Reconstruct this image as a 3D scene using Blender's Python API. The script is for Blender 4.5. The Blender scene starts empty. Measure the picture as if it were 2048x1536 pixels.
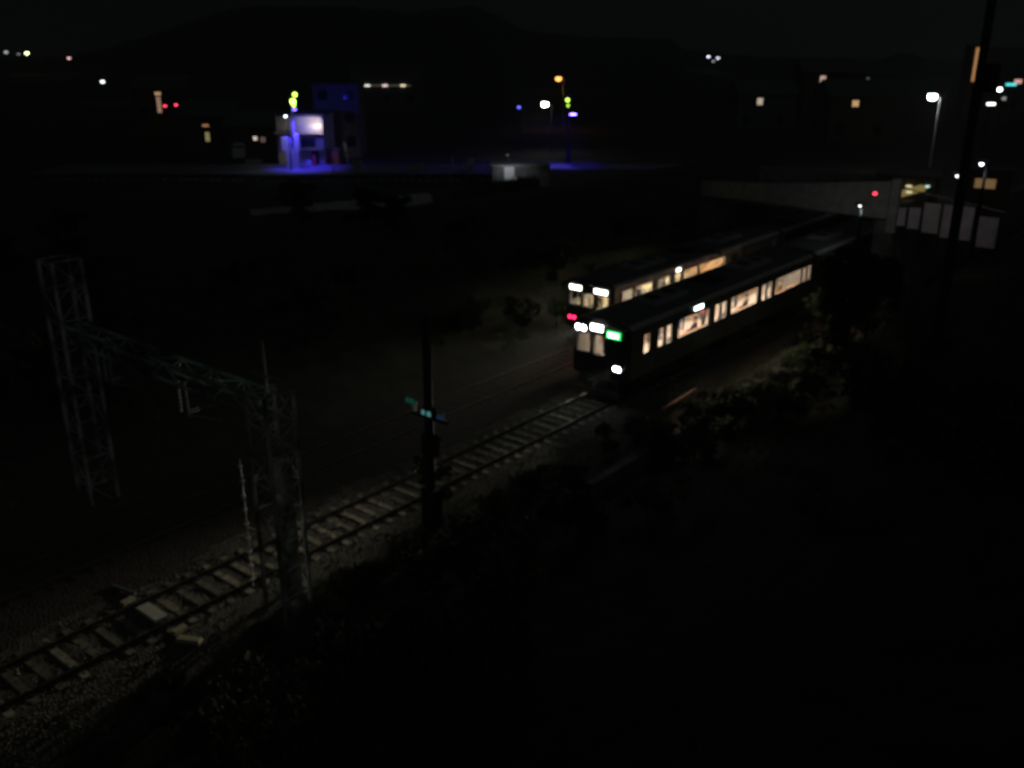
import bpy, bmesh, math, random
from mathutils import Vector, Matrix, noise
random.seed(7)
SC = bpy.context.scene
C = SC.collection
R = math.radians

# ---------------------------------------------------------------- camera, world, exposure
F, HY, H = 1850.0, 100.0, 13.8          # focal length in px of a 2048 wide picture, horizon row, camera height over the rails
PIT = math.atan((768 - HY) / F)
cam = bpy.data.cameras.new('camera'); co = bpy.data.objects.new('camera', cam); C.objects.link(co)
co.location = (0, 0, H); co.rotation_euler = (math.pi / 2 - PIT, 0, 0)
cam.sensor_width = 36; cam.lens = F / 2048 * 36; cam.clip_start = .1; cam.clip_end = 3000
cam.dof.use_dof = True; cam.dof.focus_distance = 4.0; cam.dof.aperture_fstop = 1.85; cam.dof.aperture_blades = 7
SC.camera = co
w = bpy.data.worlds.new('World'); SC.world = w; w.use_nodes = True
nt = w.node_tree; nt.nodes.clear()
wo = nt.nodes.new('ShaderNodeOutputWorld'); bg = nt.nodes.new('ShaderNodeBackground')
tc = nt.nodes.new('ShaderNodeTexCoord'); sep = nt.nodes.new('ShaderNodeSeparateXYZ')
mr = nt.nodes.new('ShaderNodeMapRange'); mr.inputs[1].default_value = -.6; mr.inputs[2].default_value = .45
nz = nt.nodes.new('ShaderNodeTexNoise'); nz.inputs['Scale'].default_value = 3.0; nz.inputs['Detail'].default_value = 4
ramp = nt.nodes.new('ShaderNodeValToRGB')
ramp.color_ramp.elements[0].color = (.0004, .0009, .0006, 1); ramp.color_ramp.elements[1].color = (.0036, .0037, .0038, 1)
ad = nt.nodes.new('ShaderNodeMath'); ad.operation = 'MULTIPLY_ADD'; ad.inputs[1].default_value = .5
nt.links.new(tc.outputs['Generated'], sep.inputs[0]); nt.links.new(sep.outputs['X'], mr.inputs[0])
nt.links.new(tc.outputs['Generated'], nz.inputs['Vector'])
nt.links.new(nz.outputs['Fac'], ad.inputs[0]); nt.links.new(mr.outputs[0], ad.inputs[2])
sb = nt.nodes.new('ShaderNodeMath'); sb.operation = 'SUBTRACT'; sb.inputs[1].default_value = .25
nt.links.new(ad.outputs[0], sb.inputs[0]); nt.links.new(sb.outputs[0], ramp.inputs[0])
mr2 = nt.nodes.new('ShaderNodeMapRange'); mr2.inputs[1].default_value = .15; mr2.inputs[2].default_value = -.7; mr2.inputs[3].default_value = 1; mr2.inputs[4].default_value = 9
nt.links.new(sep.outputs['Y'], mr2.inputs[0]); vm = nt.nodes.new('ShaderNodeVectorMath'); vm.operation = 'SCALE'
nt.links.new(ramp.outputs[0], vm.inputs[0]); nt.links.new(mr2.outputs[0], vm.inputs['Scale']); nt.links.new(vm.outputs[0], bg.inputs[0])  # town glow is stronger behind the camera; bg.inputs[1].default_value = 1.9
nt.links.new(bg.outputs[0], wo.inputs[0])
SC.view_settings.view_transform = 'Standard'; SC.view_settings.look = 'None'
SC.view_settings.exposure = 0; SC.view_settings.gamma = 1
SC.cycles.max_bounces = 5; SC.cycles.diffuse_bounces = 3; SC.cycles.glossy_bounces = 2; SC.cycles.transparent_max_bounces = 12
SC.cycles.use_denoising = True; SC.cycles.sample_clamp_indirect = 4; SC.cycles.sample_clamp_direct = 0
SC.cycles.use_light_tree = True

# ---------------------------------------------------------------- frames
DX, DY = 0.63481594, 0.7726634           # direction of the tracks, away from the camera
A0 = (-6.3885, 24.3389)
TH = math.atan2(DY, DX)
def T(s, t, z=0.0):                      # s metres along the near track, t metres to its right
    return Vector((A0[0] + DX * s + DY * t, A0[1] + DY * s - DX * t, z))
def st(x, y):
    x -= A0[0]; y -= A0[1]
    return x * DX + y * DY, x * DY - y * DX
cp, sp = math.cos(PIT), math.sin(PIT)
def ray(x, y):
    u = (x - 1024) / F; v = (768 - y) / F
    return Vector((u, cp + v * sp, -sp + v * cp))
def G(x, y, z=0.0):
    r = ray(x, y); k = (z - H) / r.z; return r * k + Vector((0, 0, H))
def Y(x, y, yd):
    r = ray(x, y); return r * (yd / r.y) + Vector((0, 0, H))

# ---------------------------------------------------------------- materials
MATS = {}
def mat(name, col, rough=.7, metal=0.0, col2=None, scale=6.0, bump=0.0, bscale=None, emit=None, es=0.0, spec=.5, vor=False):
    if name in MATS: return MATS[name]
    m = bpy.data.materials.new(name); m.use_nodes = True; n = m.node_tree
    b = n.nodes['Principled BSDF']
    b.inputs['Base Color'].default_value = (*col, 1); b.inputs['Roughness'].default_value = rough
    b.inputs['Metallic'].default_value = metal; b.inputs['Specular IOR Level'].default_value = spec
    if emit:
        b.inputs['Emission Color'].default_value = (*emit, 1); b.inputs['Emission Strength'].default_value = es
    t = None
    if col2 is not None or bump:
        t = n.nodes.new('ShaderNodeTexCoord')
    if col2 is not None:
        q = n.nodes.new('ShaderNodeTexVoronoi' if vor else 'ShaderNodeTexNoise'); q.inputs['Scale'].default_value = scale
        if not vor: q.inputs['Detail'].default_value = 6
        r = n.nodes.new('ShaderNodeValToRGB'); r.color_ramp.elements[0].color = (*col, 1); r.color_ramp.elements[1].color = (*col2, 1)
        if not vor: r.color_ramp.elements[0].position = .38; r.color_ramp.elements[1].position = .62
        n.links.new(t.outputs['Object'], q.inputs['Vector'])
        n.links.new(q.outputs['Color' if vor else 'Fac'], r.inputs[0]); n.links.new(r.outputs[0], b.inputs['Base Color'])
    if bump:
        q = n.nodes.new('ShaderNodeTexVoronoi' if vor else 'ShaderNodeTexNoise'); q.inputs['Scale'].default_value = bscale or scale
        bp = n.nodes.new('ShaderNodeBump'); bp.inputs['Strength'].default_value = bump; bp.inputs['Distance'].default_value = .05
        n.links.new(t.outputs['Object'], q.inputs['Vector'])
        n.links.new(q.outputs['Distance' if vor else 'Fac'], bp.inputs['Height']); n.links.new(bp.outputs[0], b.inputs['Normal'])
    MATS[name] = m; return m
def glow(name, col, s):
    if name in MATS: return MATS[name]
    m = bpy.data.materials.new(name); m.use_nodes = True; n = m.node_tree; n.nodes.clear()
    o = n.nodes.new('ShaderNodeOutputMaterial'); e = n.nodes.new('ShaderNodeEmission')
    e.inputs[0].default_value = (*col, 1); e.inputs[1].default_value = s; n.links.new(e.outputs[0], o.inputs[0])
    MATS[name] = m; return m
def glass(name, tint=(.9, .92, .9), k=.1):
    m = bpy.data.materials.new(name); m.use_nodes = True; n = m.node_tree; n.nodes.clear()
    o = n.nodes.new('ShaderNodeOutputMaterial'); a = n.nodes.new('ShaderNodeBsdfTransparent'); g = n.nodes.new('ShaderNodeBsdfGlossy')
    a.inputs[0].default_value = (*tint, 1); g.inputs['Roughness'].default_value = .08; mx = n.nodes.new('ShaderNodeMixShader')
    mx.inputs[0].default_value = k; n.links.new(a.outputs[0], mx.inputs[1]); n.links.new(g.outputs[0], mx.inputs[2])
    n.links.new(mx.outputs[0], o.inputs[0]); MATS[name] = m; return m
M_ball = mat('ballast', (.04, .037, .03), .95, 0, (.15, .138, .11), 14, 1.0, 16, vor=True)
M_stone = mat('ballast_stone', (.08, .073, .06), .9, 0, (.26, .24, .19), 3)
M_ball2 = mat('ballast_unlit', (.016, .013, .011), .95, 0, (.05, .04, .03), 14, 1.0, 16, vor=True)  # darkness over the far track put into the ballast colour
M_slp2 = mat('sleeper_unlit', (.03, .025, .02), .9, 0, (.055, .045, .035), 5, .3, 30)  # darkened copy of the sleepers for the unlit far track
M_soil = mat('soil', (.025, .028, .017), .95, 0, (.055, .055, .035), 1.2, .8, 5)
M_asph = mat('asphalt', (.05, .05, .052), .85, 0, (.07, .07, .07), 8, .3, 60)
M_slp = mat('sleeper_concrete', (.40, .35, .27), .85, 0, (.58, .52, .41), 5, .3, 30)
def vary(m, lo, hi):                      # every object wearing this material gets its own tone
    n = m.node_tree; b = n.nodes['Principled BSDF']; src = b.inputs['Base Color'].links[0].from_socket
    oi = n.nodes.new('ShaderNodeObjectInfo'); mr_ = n.nodes.new('ShaderNodeMapRange'); mr_.inputs[3].default_value = lo; mr_.inputs[4].default_value = hi
    vm_ = n.nodes.new('ShaderNodeVectorMath'); vm_.operation = 'SCALE'
    n.links.new(oi.outputs['Random'], mr_.inputs[0]); n.links.new(src, vm_.inputs[0]); n.links.new(mr_.outputs[0], vm_.inputs['Scale']); n.links.new(vm_.outputs[0], b.inputs['Base Color'])
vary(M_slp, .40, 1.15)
M_rust = mat('rail_rust', (.035, .022, .016), .8, 0, (.06, .035, .025), 12)
M_rail = mat('rail_head', (.45, .43, .40), .28, .9)
M_conc = mat('weathered_concrete', (.30, .30, .28), .85, 0, (.42, .41, .38), 2.5, .3, 20)
M_conc_d = mat('stained_concrete', (.09, .09, .085), .9, 0, (.18, .175, .165), 1.2, .4, 14)
M_galv = mat('galvanised_steel', (.32, .33, .33), .55, .3, (.45, .45, .44), 7)
M_mast = mat('mast_steel_dim_patches', (.09, .09, .085), .7, .1, (.66, .68, .66), 1.3)  # dark patches stand for stretches of mast lost in the dark
M_dark = mat('dark_steel', (.016, .016, .018), .8, 0)
M_blk = mat('black_rubber', (.015, .015, .015), .8)
M_under = mat('underframe_grey', (.05, .05, .05), .8)
M_body = mat('car_body_silver', (.16, .155, .155), .45, .2, (.20, .195, .19), 2)
M_edge = mat('car_eave_sheen', (.55, .53, .52), .5, .2, (.62, .6, .58), 2)  # lighter copy of the body silver; eave reflection put into the colour
M_roof = mat('car_roof_grey', (.12, .12, .125), .7, 0, (.17, .17, .17), 3)
M_front = mat('car_front_black', (.03, .03, .035), .3)
M_floor = mat('car_floor', (.45, .38, .34), .6, 0, (.52, .44, .40), 9)
M_int = mat('car_interior_cream', (.72, .63, .50), .6)
M_intd = mat('car_interior_wood', (.30, .17, .09), .6, 0, (.38, .22, .12), 5)
M_seat = mat('seat_moquette_orange', (.50, .20, .07), .9, 0, (.38, .15, .06), 40)
M_seat2 = mat('seat_moquette_brown', (.40, .34, .22), .9, 0, (.46, .40, .28), 40)
M_glass = glass('window_glass', (.9, .88, .82), .06)
M_glassd = mat('tinted_glass', (.02, .02, .025), .08)
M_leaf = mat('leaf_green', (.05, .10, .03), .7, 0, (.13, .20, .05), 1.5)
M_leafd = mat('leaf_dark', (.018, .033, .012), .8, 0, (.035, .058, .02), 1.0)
M_dry = mat('dry_grass', (.09, .095, .045), .85, 0, (.06, .09, .03), 2)
M_bark = mat('bark', (.07, .05, .035), .9, 0, (.11, .085, .06), 9, .6, 20)
M_white = mat('white_paint', (.75, .75, .73), .5)
M_cream = mat('cream_plate', (.84, .80, .68), .6, 0, (.74, .70, .58), 6)
M_yel = mat('yellow_plastic', (.66, .62, .40), .7, 0, (.55, .50, .32), 8)
M_red = mat('red_paint', (.55, .08, .05), .5)
M_pink = mat('pipe_red_reflection', (.80, .34, .28), .6, 0, (.5, .18, .14), 5)  # red reflection on the pipe put into its colour
M_por = mat('porcelain', (.62, .66, .66), .25)
M_grn = mat('green_paint_dim_patches', (.015, .02, .02), .7, 0, (.50, .66, .60), .8)  # green paint; dark patches stand for parts lost in the dark
M_wall1 = mat('render_cream', (.50, .47, .42), .85, 0, (.56, .53, .47), 2)
M_wall2 = mat('render_grey', (.10, .10, .11), .85, 0, (.13, .13, .14), 2)
M_wall3 = mat('render_brown', (.12, .08, .06), .85, 0, (.15, .11, .08), 2)
M_tile = mat('roof_tiles', (.09, .09, .10), .7, 0, (.14, .14, .15), 6, .6, 14)
M_hill = mat('forest_hill', (.012, .02, .009), 1, 0, (.02, .03, .012), .05)
M_panel = mat('fence_panel', (.66, .62, .64), .7, 0, (.52, .48, .50), 1.5)
M_car = mat('car_paint_white', (.72, .72, .74), .3)
M_skin = mat('skin', (.62, .40, .30), .6)
M_hair = mat('black_hair', (.015, .012, .01), .6)
CL = [mat('cloth_%s' % n, c, .9) for n, c in (('charcoal', (.06, .06, .07)), ('beige', (.5, .4, .28)), ('white', (.7, .68, .65)), ('navy', (.03, .04, .09)), ('maroon', (.3, .06, .06)), ('olive', (.12, .12, .05)))]

# ---------------------------------------------------------------- mesh helpers
class MB:
    def __init__(s): s.v = []; s.f = []; s.m = []
    def quad(s, pts, mi=0):
        i = len(s.v); s.v += [tuple(p) for p in pts]; s.f.append(tuple(range(i, i + len(pts)))); s.m.append(mi); return s
    def box(s, x0, x1, y0, y1, z0, z1, mi=0, tx=0, ty=0):   # tx,ty: inset of the top face
        i = len(s.v)
        s.v += [(x0, y0, z0), (x1, y0, z0), (x1, y1, z0), (x0, y1, z0), (x0 + tx, y0 + ty, z1), (x1 - tx, y0 + ty, z1), (x1 - tx, y1 - ty, z1), (x0 + tx, y1 - ty, z1)]
        for f in ((0, 3, 2, 1), (4, 5, 6, 7), (0, 1, 5, 4), (1, 2, 6, 5), (2, 3, 7, 6), (3, 0, 4, 7)): s.f.append(tuple(i + k for k in f)); s.m.append(mi)
        return s
    def tube(s, p, q, r, r2=None, n=8, mi=0, cap=True):
        p = Vector(p); q = Vector(q); r2 = r if r2 is None else r2
        d = (q - p).normalized(); a = d.orthogonal().normalized(); b = d.cross(a); i = len(s.v)
        for c, rr in ((p, r), (q, r2)):
            for k in range(n):
                an = 2 * math.pi * k / n; s.v.append(tuple(c + (a * math.cos(an) + b * math.sin(an)) * rr))
        for k in range(n): s.f.append((i + k, i + (k + 1) % n, i + n + (k + 1) % n, i + n + k)); s.m.append(mi)
        if cap: s.f.append(tuple(i + k for k in range(n))[::-1]); s.f.append(tuple(i + n + k for k in range(n))); s.m += [mi, mi]
        return s
    def bar(s, p, q, wd, ht=None, mi=0):
        p = Vector(p); q = Vector(q); ht = ht or wd; d = (q - p).normalized()
        up = Vector((0, 0, 1)) if abs(d.z) < .95 else Vector((1, 0, 0))
        a = d.cross(up).normalized(); b = a.cross(d); i = len(s.v)
        for c in (p, q):
            for x, y in ((-1, -1), (1, -1), (1, 1), (-1, 1)): s.v.append(tuple(c + a * x * wd / 2 + b * y * ht / 2))
        for f in ((0, 3, 2, 1), (4, 5, 6, 7), (0, 1, 5, 4), (1, 2, 6, 5), (2, 3, 7, 6), (3, 0, 4, 7)): s.f.append(tuple(i + k for k in f)); s.m.append(mi)
        return s
    def lathe(s, c, prof, n=12, mi=0, axis='z'):
        i = len(s.v)
        for (r, h) in prof:
            for k in range(n):
                an = 2 * math.pi * k / n; x, y, z = r * math.cos(an), r * math.sin(an), h
                if axis == 'x': x, y, z = z, x, y
                if axis == 'y': x, y, z = x, z, y
                s.v.append((c[0] + x, c[1] + y, c[2] + z))
        for j in range(len(prof) - 1):
            for k in range(n): s.f.append((i + j * n + k, i + j * n + (k + 1) % n, i + (j + 1) * n + (k + 1) % n, i + (j + 1) * n + k)); s.m.append(mi)
        s.f.append(tuple(i + k for k in range(n))[::-1]); s.m.append(mi)
        j = len(prof) - 1; s.f.append(tuple(i + j * n + k for k in range(n))); s.m.append(mi)
        return s
    def prof(s, pts, x0, x1, mi=0):       # closed (y,z) outline extruded along x
        i = len(s.v); n = len(pts)
        for x in (x0, x1):
            for (y, z) in pts: s.v.append((x, y, z))
        for k in range(n): s.f.append((i + k, i + (k + 1) % n, i + n + (k + 1) % n, i + n + k)); s.m.append(mi)
        s.f.append(tuple(i + k for k in range(n))[::-1]); s.f.append(tuple(i + n + k for k in range(n))); s.m += [mi, mi]
        return s
    def mesh(s, name, mats, smooth=False):
        me = bpy.data.meshes.new(name); me.from_pydata(s.v, [], s.f)
        for m in (mats if isinstance(mats, (list, tuple)) else [mats]): me.materials.append(m)
        me.polygons.foreach_set('material_index', s.m)
        if smooth: me.polygons.foreach_set('use_smooth', [True] * len(me.polygons))
        bm = bmesh.new(); bm.from_mesh(me); bmesh.ops.recalc_face_normals(bm, faces=bm.faces); bm.to_mesh(me); bm.free()
        return me
    def build(s, name, mats, parent=None, loc=None, smooth=False, label=None):
        o = bpy.data.objects.new(name, s.mesh(name, mats, smooth)); C.objects.link(o)
        if parent: o.parent = parent
        if loc is not None: o.location = loc
        if label: o['label'] = label
        return o
def tag(o, label=None, cat=None, group=None, kind=None):
    for k, v in (('label', label), ('category', cat), ('group', group), ('kind', kind)):
        if v: o[k] = v
    return o
def thing(name, label, cat, loc=(0, 0, 0), rz=0, group=None):
    o = bpy.data.objects.new(name, None); C.objects.link(o); o.location = loc; o.rotation_euler = (0, 0, rz); o.empty_display_size = .3
    return tag(o, label, cat, group)
def tthing(name, label, cat, s, t, z=0, group=None, rz=0):
    return thing(name, label, cat, T(s, t, z), TH + rz, group)
def copy_tree(o, parent=None):
    c = o.copy(); C.objects.link(c); c.parent = parent
    for ch in list(o.children): copy_tree(ch, c)
    return c
def spot(name, loc, tgt, watts, col, size=70, blend=1, rad=.08, kind='SPOT', parent=None):
    l = bpy.data.lights.new(name, kind); l.energy = watts; l.color = col; l.shadow_soft_size = rad
    if kind == 'SPOT': l.spot_size = R(size); l.spot_blend = blend
    o = bpy.data.objects.new(name, l); C.objects.link(o); o.location = loc
    if tgt is not None: o.rotation_euler = (Vector(tgt) - Vector(loc)).to_track_quat('-Z', 'Y').to_euler()
    if parent: o.parent = parent
    return o
def sm(x): x = max(0, min(1, x)); return x * x * (3 - 2 * x)

# ---------------------------------------------------------------- terrain
def ht(s, t):
    if t < -6.6:
        h = -.35 + 2.35 * sm((-6.9 - t) / 7)
        b = sm((s - 28) / 10) * (1 - sm((s - 60) / 14)) * sm((-8.2 - t) / 2.5) * (1 - sm((-12 - t) / 24))
        h += 3.2 * b
        if s > 30 and t > -7.6: h = -.35
    elif t <= 2.4: h = -.35
    else:
        h = -.35 - .2 * sm((t - 2.4) / .6) + 8.1 * sm((t - 4.2) / 22) + (.5 * sm((t - 4.0) / 3))
        b = sm((s - 24) / 12) * sm((t - 3.6) / 5)
        h += b * (3.1 - .15 * t if t < 20 else .1)
        if s > 45: h = h * (1 - sm((s - 60) / 30)) + 2.0 * sm((s - 60) / 30) * sm((t - 3.6) / 5)
        cs, ct = s + 14.75, t - 20.4
        h = min(h, 9.0)
    return h
def hxy(x, y):
    s, t = st(x, y); h = ht(s, t)
    if t < -8 or t > 5 : h += .22 * noise.noise(Vector((x * .35, y * .35, 0))) + .5 * (noise.noise(Vector((x * .07, y * .07, 3)))) * sm((abs(t) - 8) / 8)
    return h
b = MB()
ss = [-60 + 1.0 * k for k in range(60)] + [0 + 1.0 * k for k in range(96)] + [100 + 8 * k for k in range(12)] + [220, 320, 500, 900, 1500]
ss = [-400, -200, -110] + ss
tt = [-1200, -700, -420, -300, -220] + [-180 + 10 * k for k in range(13)] + [-55 + 2.5 * k for k in range(14)] + [-20 + 1 * k for k in range(12)] + [-8.2, -7.6, -7.5, -7.0, -6.6, -6, -4, -2, 0, 2, 2.4, 2.7, 3, 3.5] + [4 + .8 * k for k in range(28)] + [28, 34, 42, 60, 100, 200, 500]
for s_ in ss:
    for t_ in tt:
        p = T(s_, t_); b.v.append((p.x, p.y, hxy(p.x, p.y)))
n_ = len(tt)
for i in range(len(ss) - 1):
    for j in range(n_ - 1):
        b.f.append((i * n_ + j, i * n_ + j + 1, (i + 1) * n_ + j + 1, (i + 1) * n_ + j)); b.m.append(0)
tag(b.build('ground', M_soil, smooth=True), kind='structure')
# hills all round the far side: a ridge whose skyline is the photo's
sky = [(-900, 118), (-300, 112), (0, 112), (60, 113), (130, 114), (210, 98), (330, 62), (440, 24), (520, 14), (700, 16), (820, 28), (880, 20), (950, 15), (1000, 35), (1040, 60), (1100, 68), (1160, 74), (1240, 76), (1340, 80), (1370, 98), (1460, 110), (1600, 117), (1640, 130), (1700, 134), (1760, 122), (1800, 106), (1840, 112), (1880, 125), (1940, 138), (2048, 142), (2400, 135), (3200, 120)]
def skyrow(x):
    for (a, c), (d_, e) in zip(sky, sky[1:]):
        if a <= x <= d_: return c + (e - c) * (x - a) / (d_ - a)
    return 120
def hill_pt(x, k, D):
    p = Y(x, skyrow(x), D)
    x2 = p.x; base = -6
    hgt = base + (p.z - base) * sm(k) ** .8
    d0 = 190 + (D - 190) * k
    q = Vector((x2 * d0 / D, d0, hgt))
    q.z += (1.6 * noise.noise(Vector((q.x * .09, q.y * .05, 1))) + 1.1 * noise.noise(Vector((q.x * .3, q.y * .2, 5)))) * k
    return q
b = MB(); xs = list(range(-900, 3200, 10)); ks = [0, .15, .3, .42, .54, .64, .74, .82, .9, .96, 1.0]
for x in xs:
    for k in ks: b.v.append(tuple(hill_pt(x, k, 620)))
    q = hill_pt(x, 1, 620); b.v.append((q.x * 1.3, q.y * 1.3, -8))
n_ = len(ks) + 1
for i in range(len(xs) - 1):
    for j in range(n_ - 1): b.f.append((i * n_ + j, i * n_ + j + 1, (i + 1) * n_ + j + 1, (i + 1) * n_ + j)); b.m.append(0)
tag(b.build('hills', M_hill, smooth=True), kind='structure')
# track bed, a slightly heaped sheet of ballast
b = MB(); random.seed(3)
xs = [-50 + .25 * k for k in range(280)] + [20 + 1.0 * k for k in range(90)]
ys = [-6.9, -6.5, -6.1, -5.6] + [-5.2 + .25 * k for k in range(29)] + [2.1, 2.4, 2.75, 3.1]
for x in xs:
    for y in ys:
        e = 0 if -6.2 < y < 1.9 else (min(abs(y + 6.2), 9) if y < 0 else y - 1.9)
        z = -.11 - .42 * sm(e / 1.1) + .035 * noise.noise(Vector((x * 2.3, y * 2.3, 0))) + .03 * noise.noise(Vector((x * 7, y * 7, 0)))
        b.v.append(tuple(T(x, y, z)))
n_ = len(ys)
for i in range(len(xs) - 1):
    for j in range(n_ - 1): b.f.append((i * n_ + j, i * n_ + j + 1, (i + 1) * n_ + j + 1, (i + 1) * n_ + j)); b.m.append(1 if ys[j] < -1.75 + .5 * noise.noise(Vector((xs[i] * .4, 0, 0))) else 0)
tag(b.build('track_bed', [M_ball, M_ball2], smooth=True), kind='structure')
# loose stones
b = MB(); random.seed(11)
for k in range(5200):
    s_ = random.uniform(-14, 20); t_ = random.uniform(-3.2, 3.3) if random.random() < .8 else random.uniform(-6, 3)
    if abs(abs(t_) - .72) < .09 or t_ < -1.6: continue
    e = max(0, t_ - 1.9); z = -.10 - .42 * sm(e / 1.1); r = random.uniform(.025, .06); i = len(b.v)
    c = T(s_, t_, z)
    for v in ((1, 0, 0), (0, 1, 0), (-1, 0, 0), (0, -1, 0), (0, 0, .8), (0, 0, -.8)):
        b.v.append(tuple(c + Vector(v) * r * random.uniform(.6, 1.3) + Vector((random.uniform(-.3, .3) * r, random.uniform(-.3, .3) * r, 0))))
    for f in ((0, 1, 4), (1, 2, 4), (2, 3, 4), (3, 0, 4), (1, 0, 5), (2, 1, 5), (3, 2, 5), (0, 3, 5)): b.f.append(tuple(i + q for q in f)); b.m.append(0)
tag(b.build('ballast_stones', M_stone), 'loose grey brown ballast stones lying over the track bed', 'gravel', kind='stuff')

# ---------------------------------------------------------------- tracks
def track(name, label, t, s0, nsl, L):
    rt = tthing(name, label, 'railway track', s0, t, 0, 'pair of tracks through the cutting')
    pr = [(-.065, -.16), (.065, -.16), (.065, -.145), (.012, -.12), (.012, -.04), (.034, -.03), (.034, 0), (-.034, 0), (-.034, -.03), (-.012, -.04), (-.012, -.12), (-.065, -.145)]
    for y in (-.7175, .7175):
        r = MB(); x = 0
        r.prof([(y + a * (1 if y > 0 else 1), z) for a, z in pr], -30, L, 0)
        r.box(-30, L, y - .031, y + .031, 0, .004, 1)
        r.build('rail', [M_rust, M_rail], rt)
    s = MB(); s.box(-.13, .13, -1.15, 1.15, -.30, -.165, 0, .03, .02)
    for y in (-.7175, .7175):
        s.box(-.09, .09, y - .16, y + .16, -.165, -.15, 1); s.box(-.03, .03, y - .14, y - .07, -.15, -.115, 1); s.box(-.03, .03, y + .07, y + .14, -.15, -.115, 1)
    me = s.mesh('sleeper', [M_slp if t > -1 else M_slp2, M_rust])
    for k in range(nsl):
        o = bpy.data.objects.new('sleeper', me); C.objects.link(o); o.parent = rt
        o.location = (k * .58 + random.uniform(-.015, .015), random.uniform(-.02, .02), .075 + random.uniform(-.008, .008)); o.rotation_euler = (0, 0, random.uniform(-.012, .012))
    return rt
track('railway_track', 'near railway track of pale sleepers lit by the oncoming train headlights', 0, -15.2, 98, 105)
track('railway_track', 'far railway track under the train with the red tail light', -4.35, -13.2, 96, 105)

# transponder plate and its covers on the near track
r = tthing('track_transponder', 'cream rectangular plate fixed between the rails of the lit track', 'track equipment', -4.72, -.02)
MB().box(-.19, .19, -.48, .48, -.055, .02, 0, .01, .01).build('cover_plate', M_cream, r)
MB().box(-.14, .14, -.62, .62, -.10, -.055).build('bracket', M_dark, r)
for s_, t_, a, l in ((-4.35, 1.12, .1, .2), (-4.5, -1.1, .1, .19)):
    r = tthing('cable_clamp', 'small pale yellow cable cover outside the %s rail beside the cream plate' % ('near' if t_ > 0 else 'far'), 'cable cover', s_ - .3, t_, -.12, rz=a)
    MB().box(-l, l, -.11, .11, 0, .09, 0, .02, .02).build('cover', M_yel, r)
    MB().tube((l, 0, .04), (l + .4, -.1, .02), .02, mi=0).build('cable', M_blk, r)
r = tthing('junction_cover', 'yellowish oblong cable cover on the ballast shoulder nearest the camera', 'cable cover', -4.75, 1.72, -.14, rz=R(-62))
MB().box(-.33, .33, -.12, .12, -.02, .13, 0, .03, .03).build('cover', M_yel, r)
MB().tube((-.33, 0, .06), (-.62, .1, .02), .025).build('cable', M_blk, r)
r = tthing('cable_rod', 'thin pale rod lying beside the far rail next to the cream plate', 'rod', -4.6, -1.7, -.08, rz=R(-80))
MB().tube((-.5, 0, 0), (.5, 0, .04), .035, .05).build('rod', M_grn, r)

# ---------------------------------------------------------------- leaves
def leaf_mesh(name, rad, hgt, n, size, m, seed, blades=False, stem=True):
    rnd = random.Random(seed); b = MB()
    cl = [(Vector((rnd.gauss(0, .45) * rad, rnd.gauss(0, .45) * rad, rnd.uniform(.15, .95) * hgt)), rnd.uniform(.25, .5) * rad) for _ in range(9)]
    for k in range(n):
        if blades:
            a = rnd.uniform(0, 6.28); rr = rad * math.sqrt(rnd.random()); x, y = rr * math.cos(a), rr * math.sin(a)
            h = hgt * rnd.uniform(.4, 1.0); dx, dy = rnd.gauss(0, .25) * h, rnd.gauss(0, .25) * h; a = rnd.uniform(0, 3.14); wx, wy = size * math.cos(a), size * math.sin(a)
            b.quad([(x - wx, y - wy, -.1), (x + wx, y + wy, -.1), (x + dx * .5 + wx * .7, y + dy * .5 + wy * .7, h * .6), (x + dx, y + dy, h)])
        else:
            c, r_ = rnd.choice(cl); d = Vector((rnd.gauss(0, 1), rnd.gauss(0, 1), rnd.gauss(0, 1))).normalized() * r_ * rnd.uniform(.5, 1.05)
            p = c + Vector((d.x, d.y, d.z * .75)); u = Vector((rnd.gauss(0, 1), rnd.gauss(0, 1), rnd.gauss(0, .6))).normalized(); v = u.orthogonal().normalized(); s_ = size * rnd.uniform(.6, 1.3)
            p.z = max(p.z, .02)
            b.quad([p - u * s_, p + v * s_ * .55, p + u * s_, p - v * s_ * .55])
    return b.mesh(name, m)
def stem_mesh(name, hgt, rad, seed, r0=.03):
    rnd = random.Random(seed); b = MB()
    b.tube((0, 0, -.2), (0, 0, hgt * .45), r0, r0 * .7, 7)
    for k in range(6):
        a = k * 1.05 + rnd.random(); b.tube((0, 0, hgt * rnd.uniform(.2, .45)), (rad * .55 * math.cos(a), rad * .55 * math.sin(a), hgt * rnd.uniform(.55, .85)), r0 * .6, r0 * .25, 5)
    return b.mesh(name, M_bark, True)
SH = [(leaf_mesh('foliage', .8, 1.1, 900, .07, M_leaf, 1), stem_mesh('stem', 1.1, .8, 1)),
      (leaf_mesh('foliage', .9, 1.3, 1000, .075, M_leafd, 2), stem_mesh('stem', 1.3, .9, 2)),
      (leaf_mesh('foliage', .7, .8, 700, .02, M_dry, 3, blades=True), None)]
TR = [(leaf_mesh('crown', 2.2, 3.6, 2600, .17, M_leafd, 21), 21), (leaf_mesh('crown', 1.9, 4.4, 2600, .16, M_leafd, 22), 22)]
def trunk_mesh(h, seed):
    rnd = random.Random(seed); b = MB(); b.tube((0, 0, -.5), (.05, .03, h * .55), .17, .12, 9); b.tube((.05, .03, h * .55), (0, .1, h + 2.2), .12, .04, 8)
    for k in range(7):
        a = k * .9 + rnd.random(); z0 = h * rnd.uniform(.55, 1); b.tube((.03, .03, z0), (1.3 * math.cos(a), 1.3 * math.sin(a), z0 + rnd.uniform(.9, 2.1)), .06, .02, 6)
    return b.mesh('trunk', M_bark, True)
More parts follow.
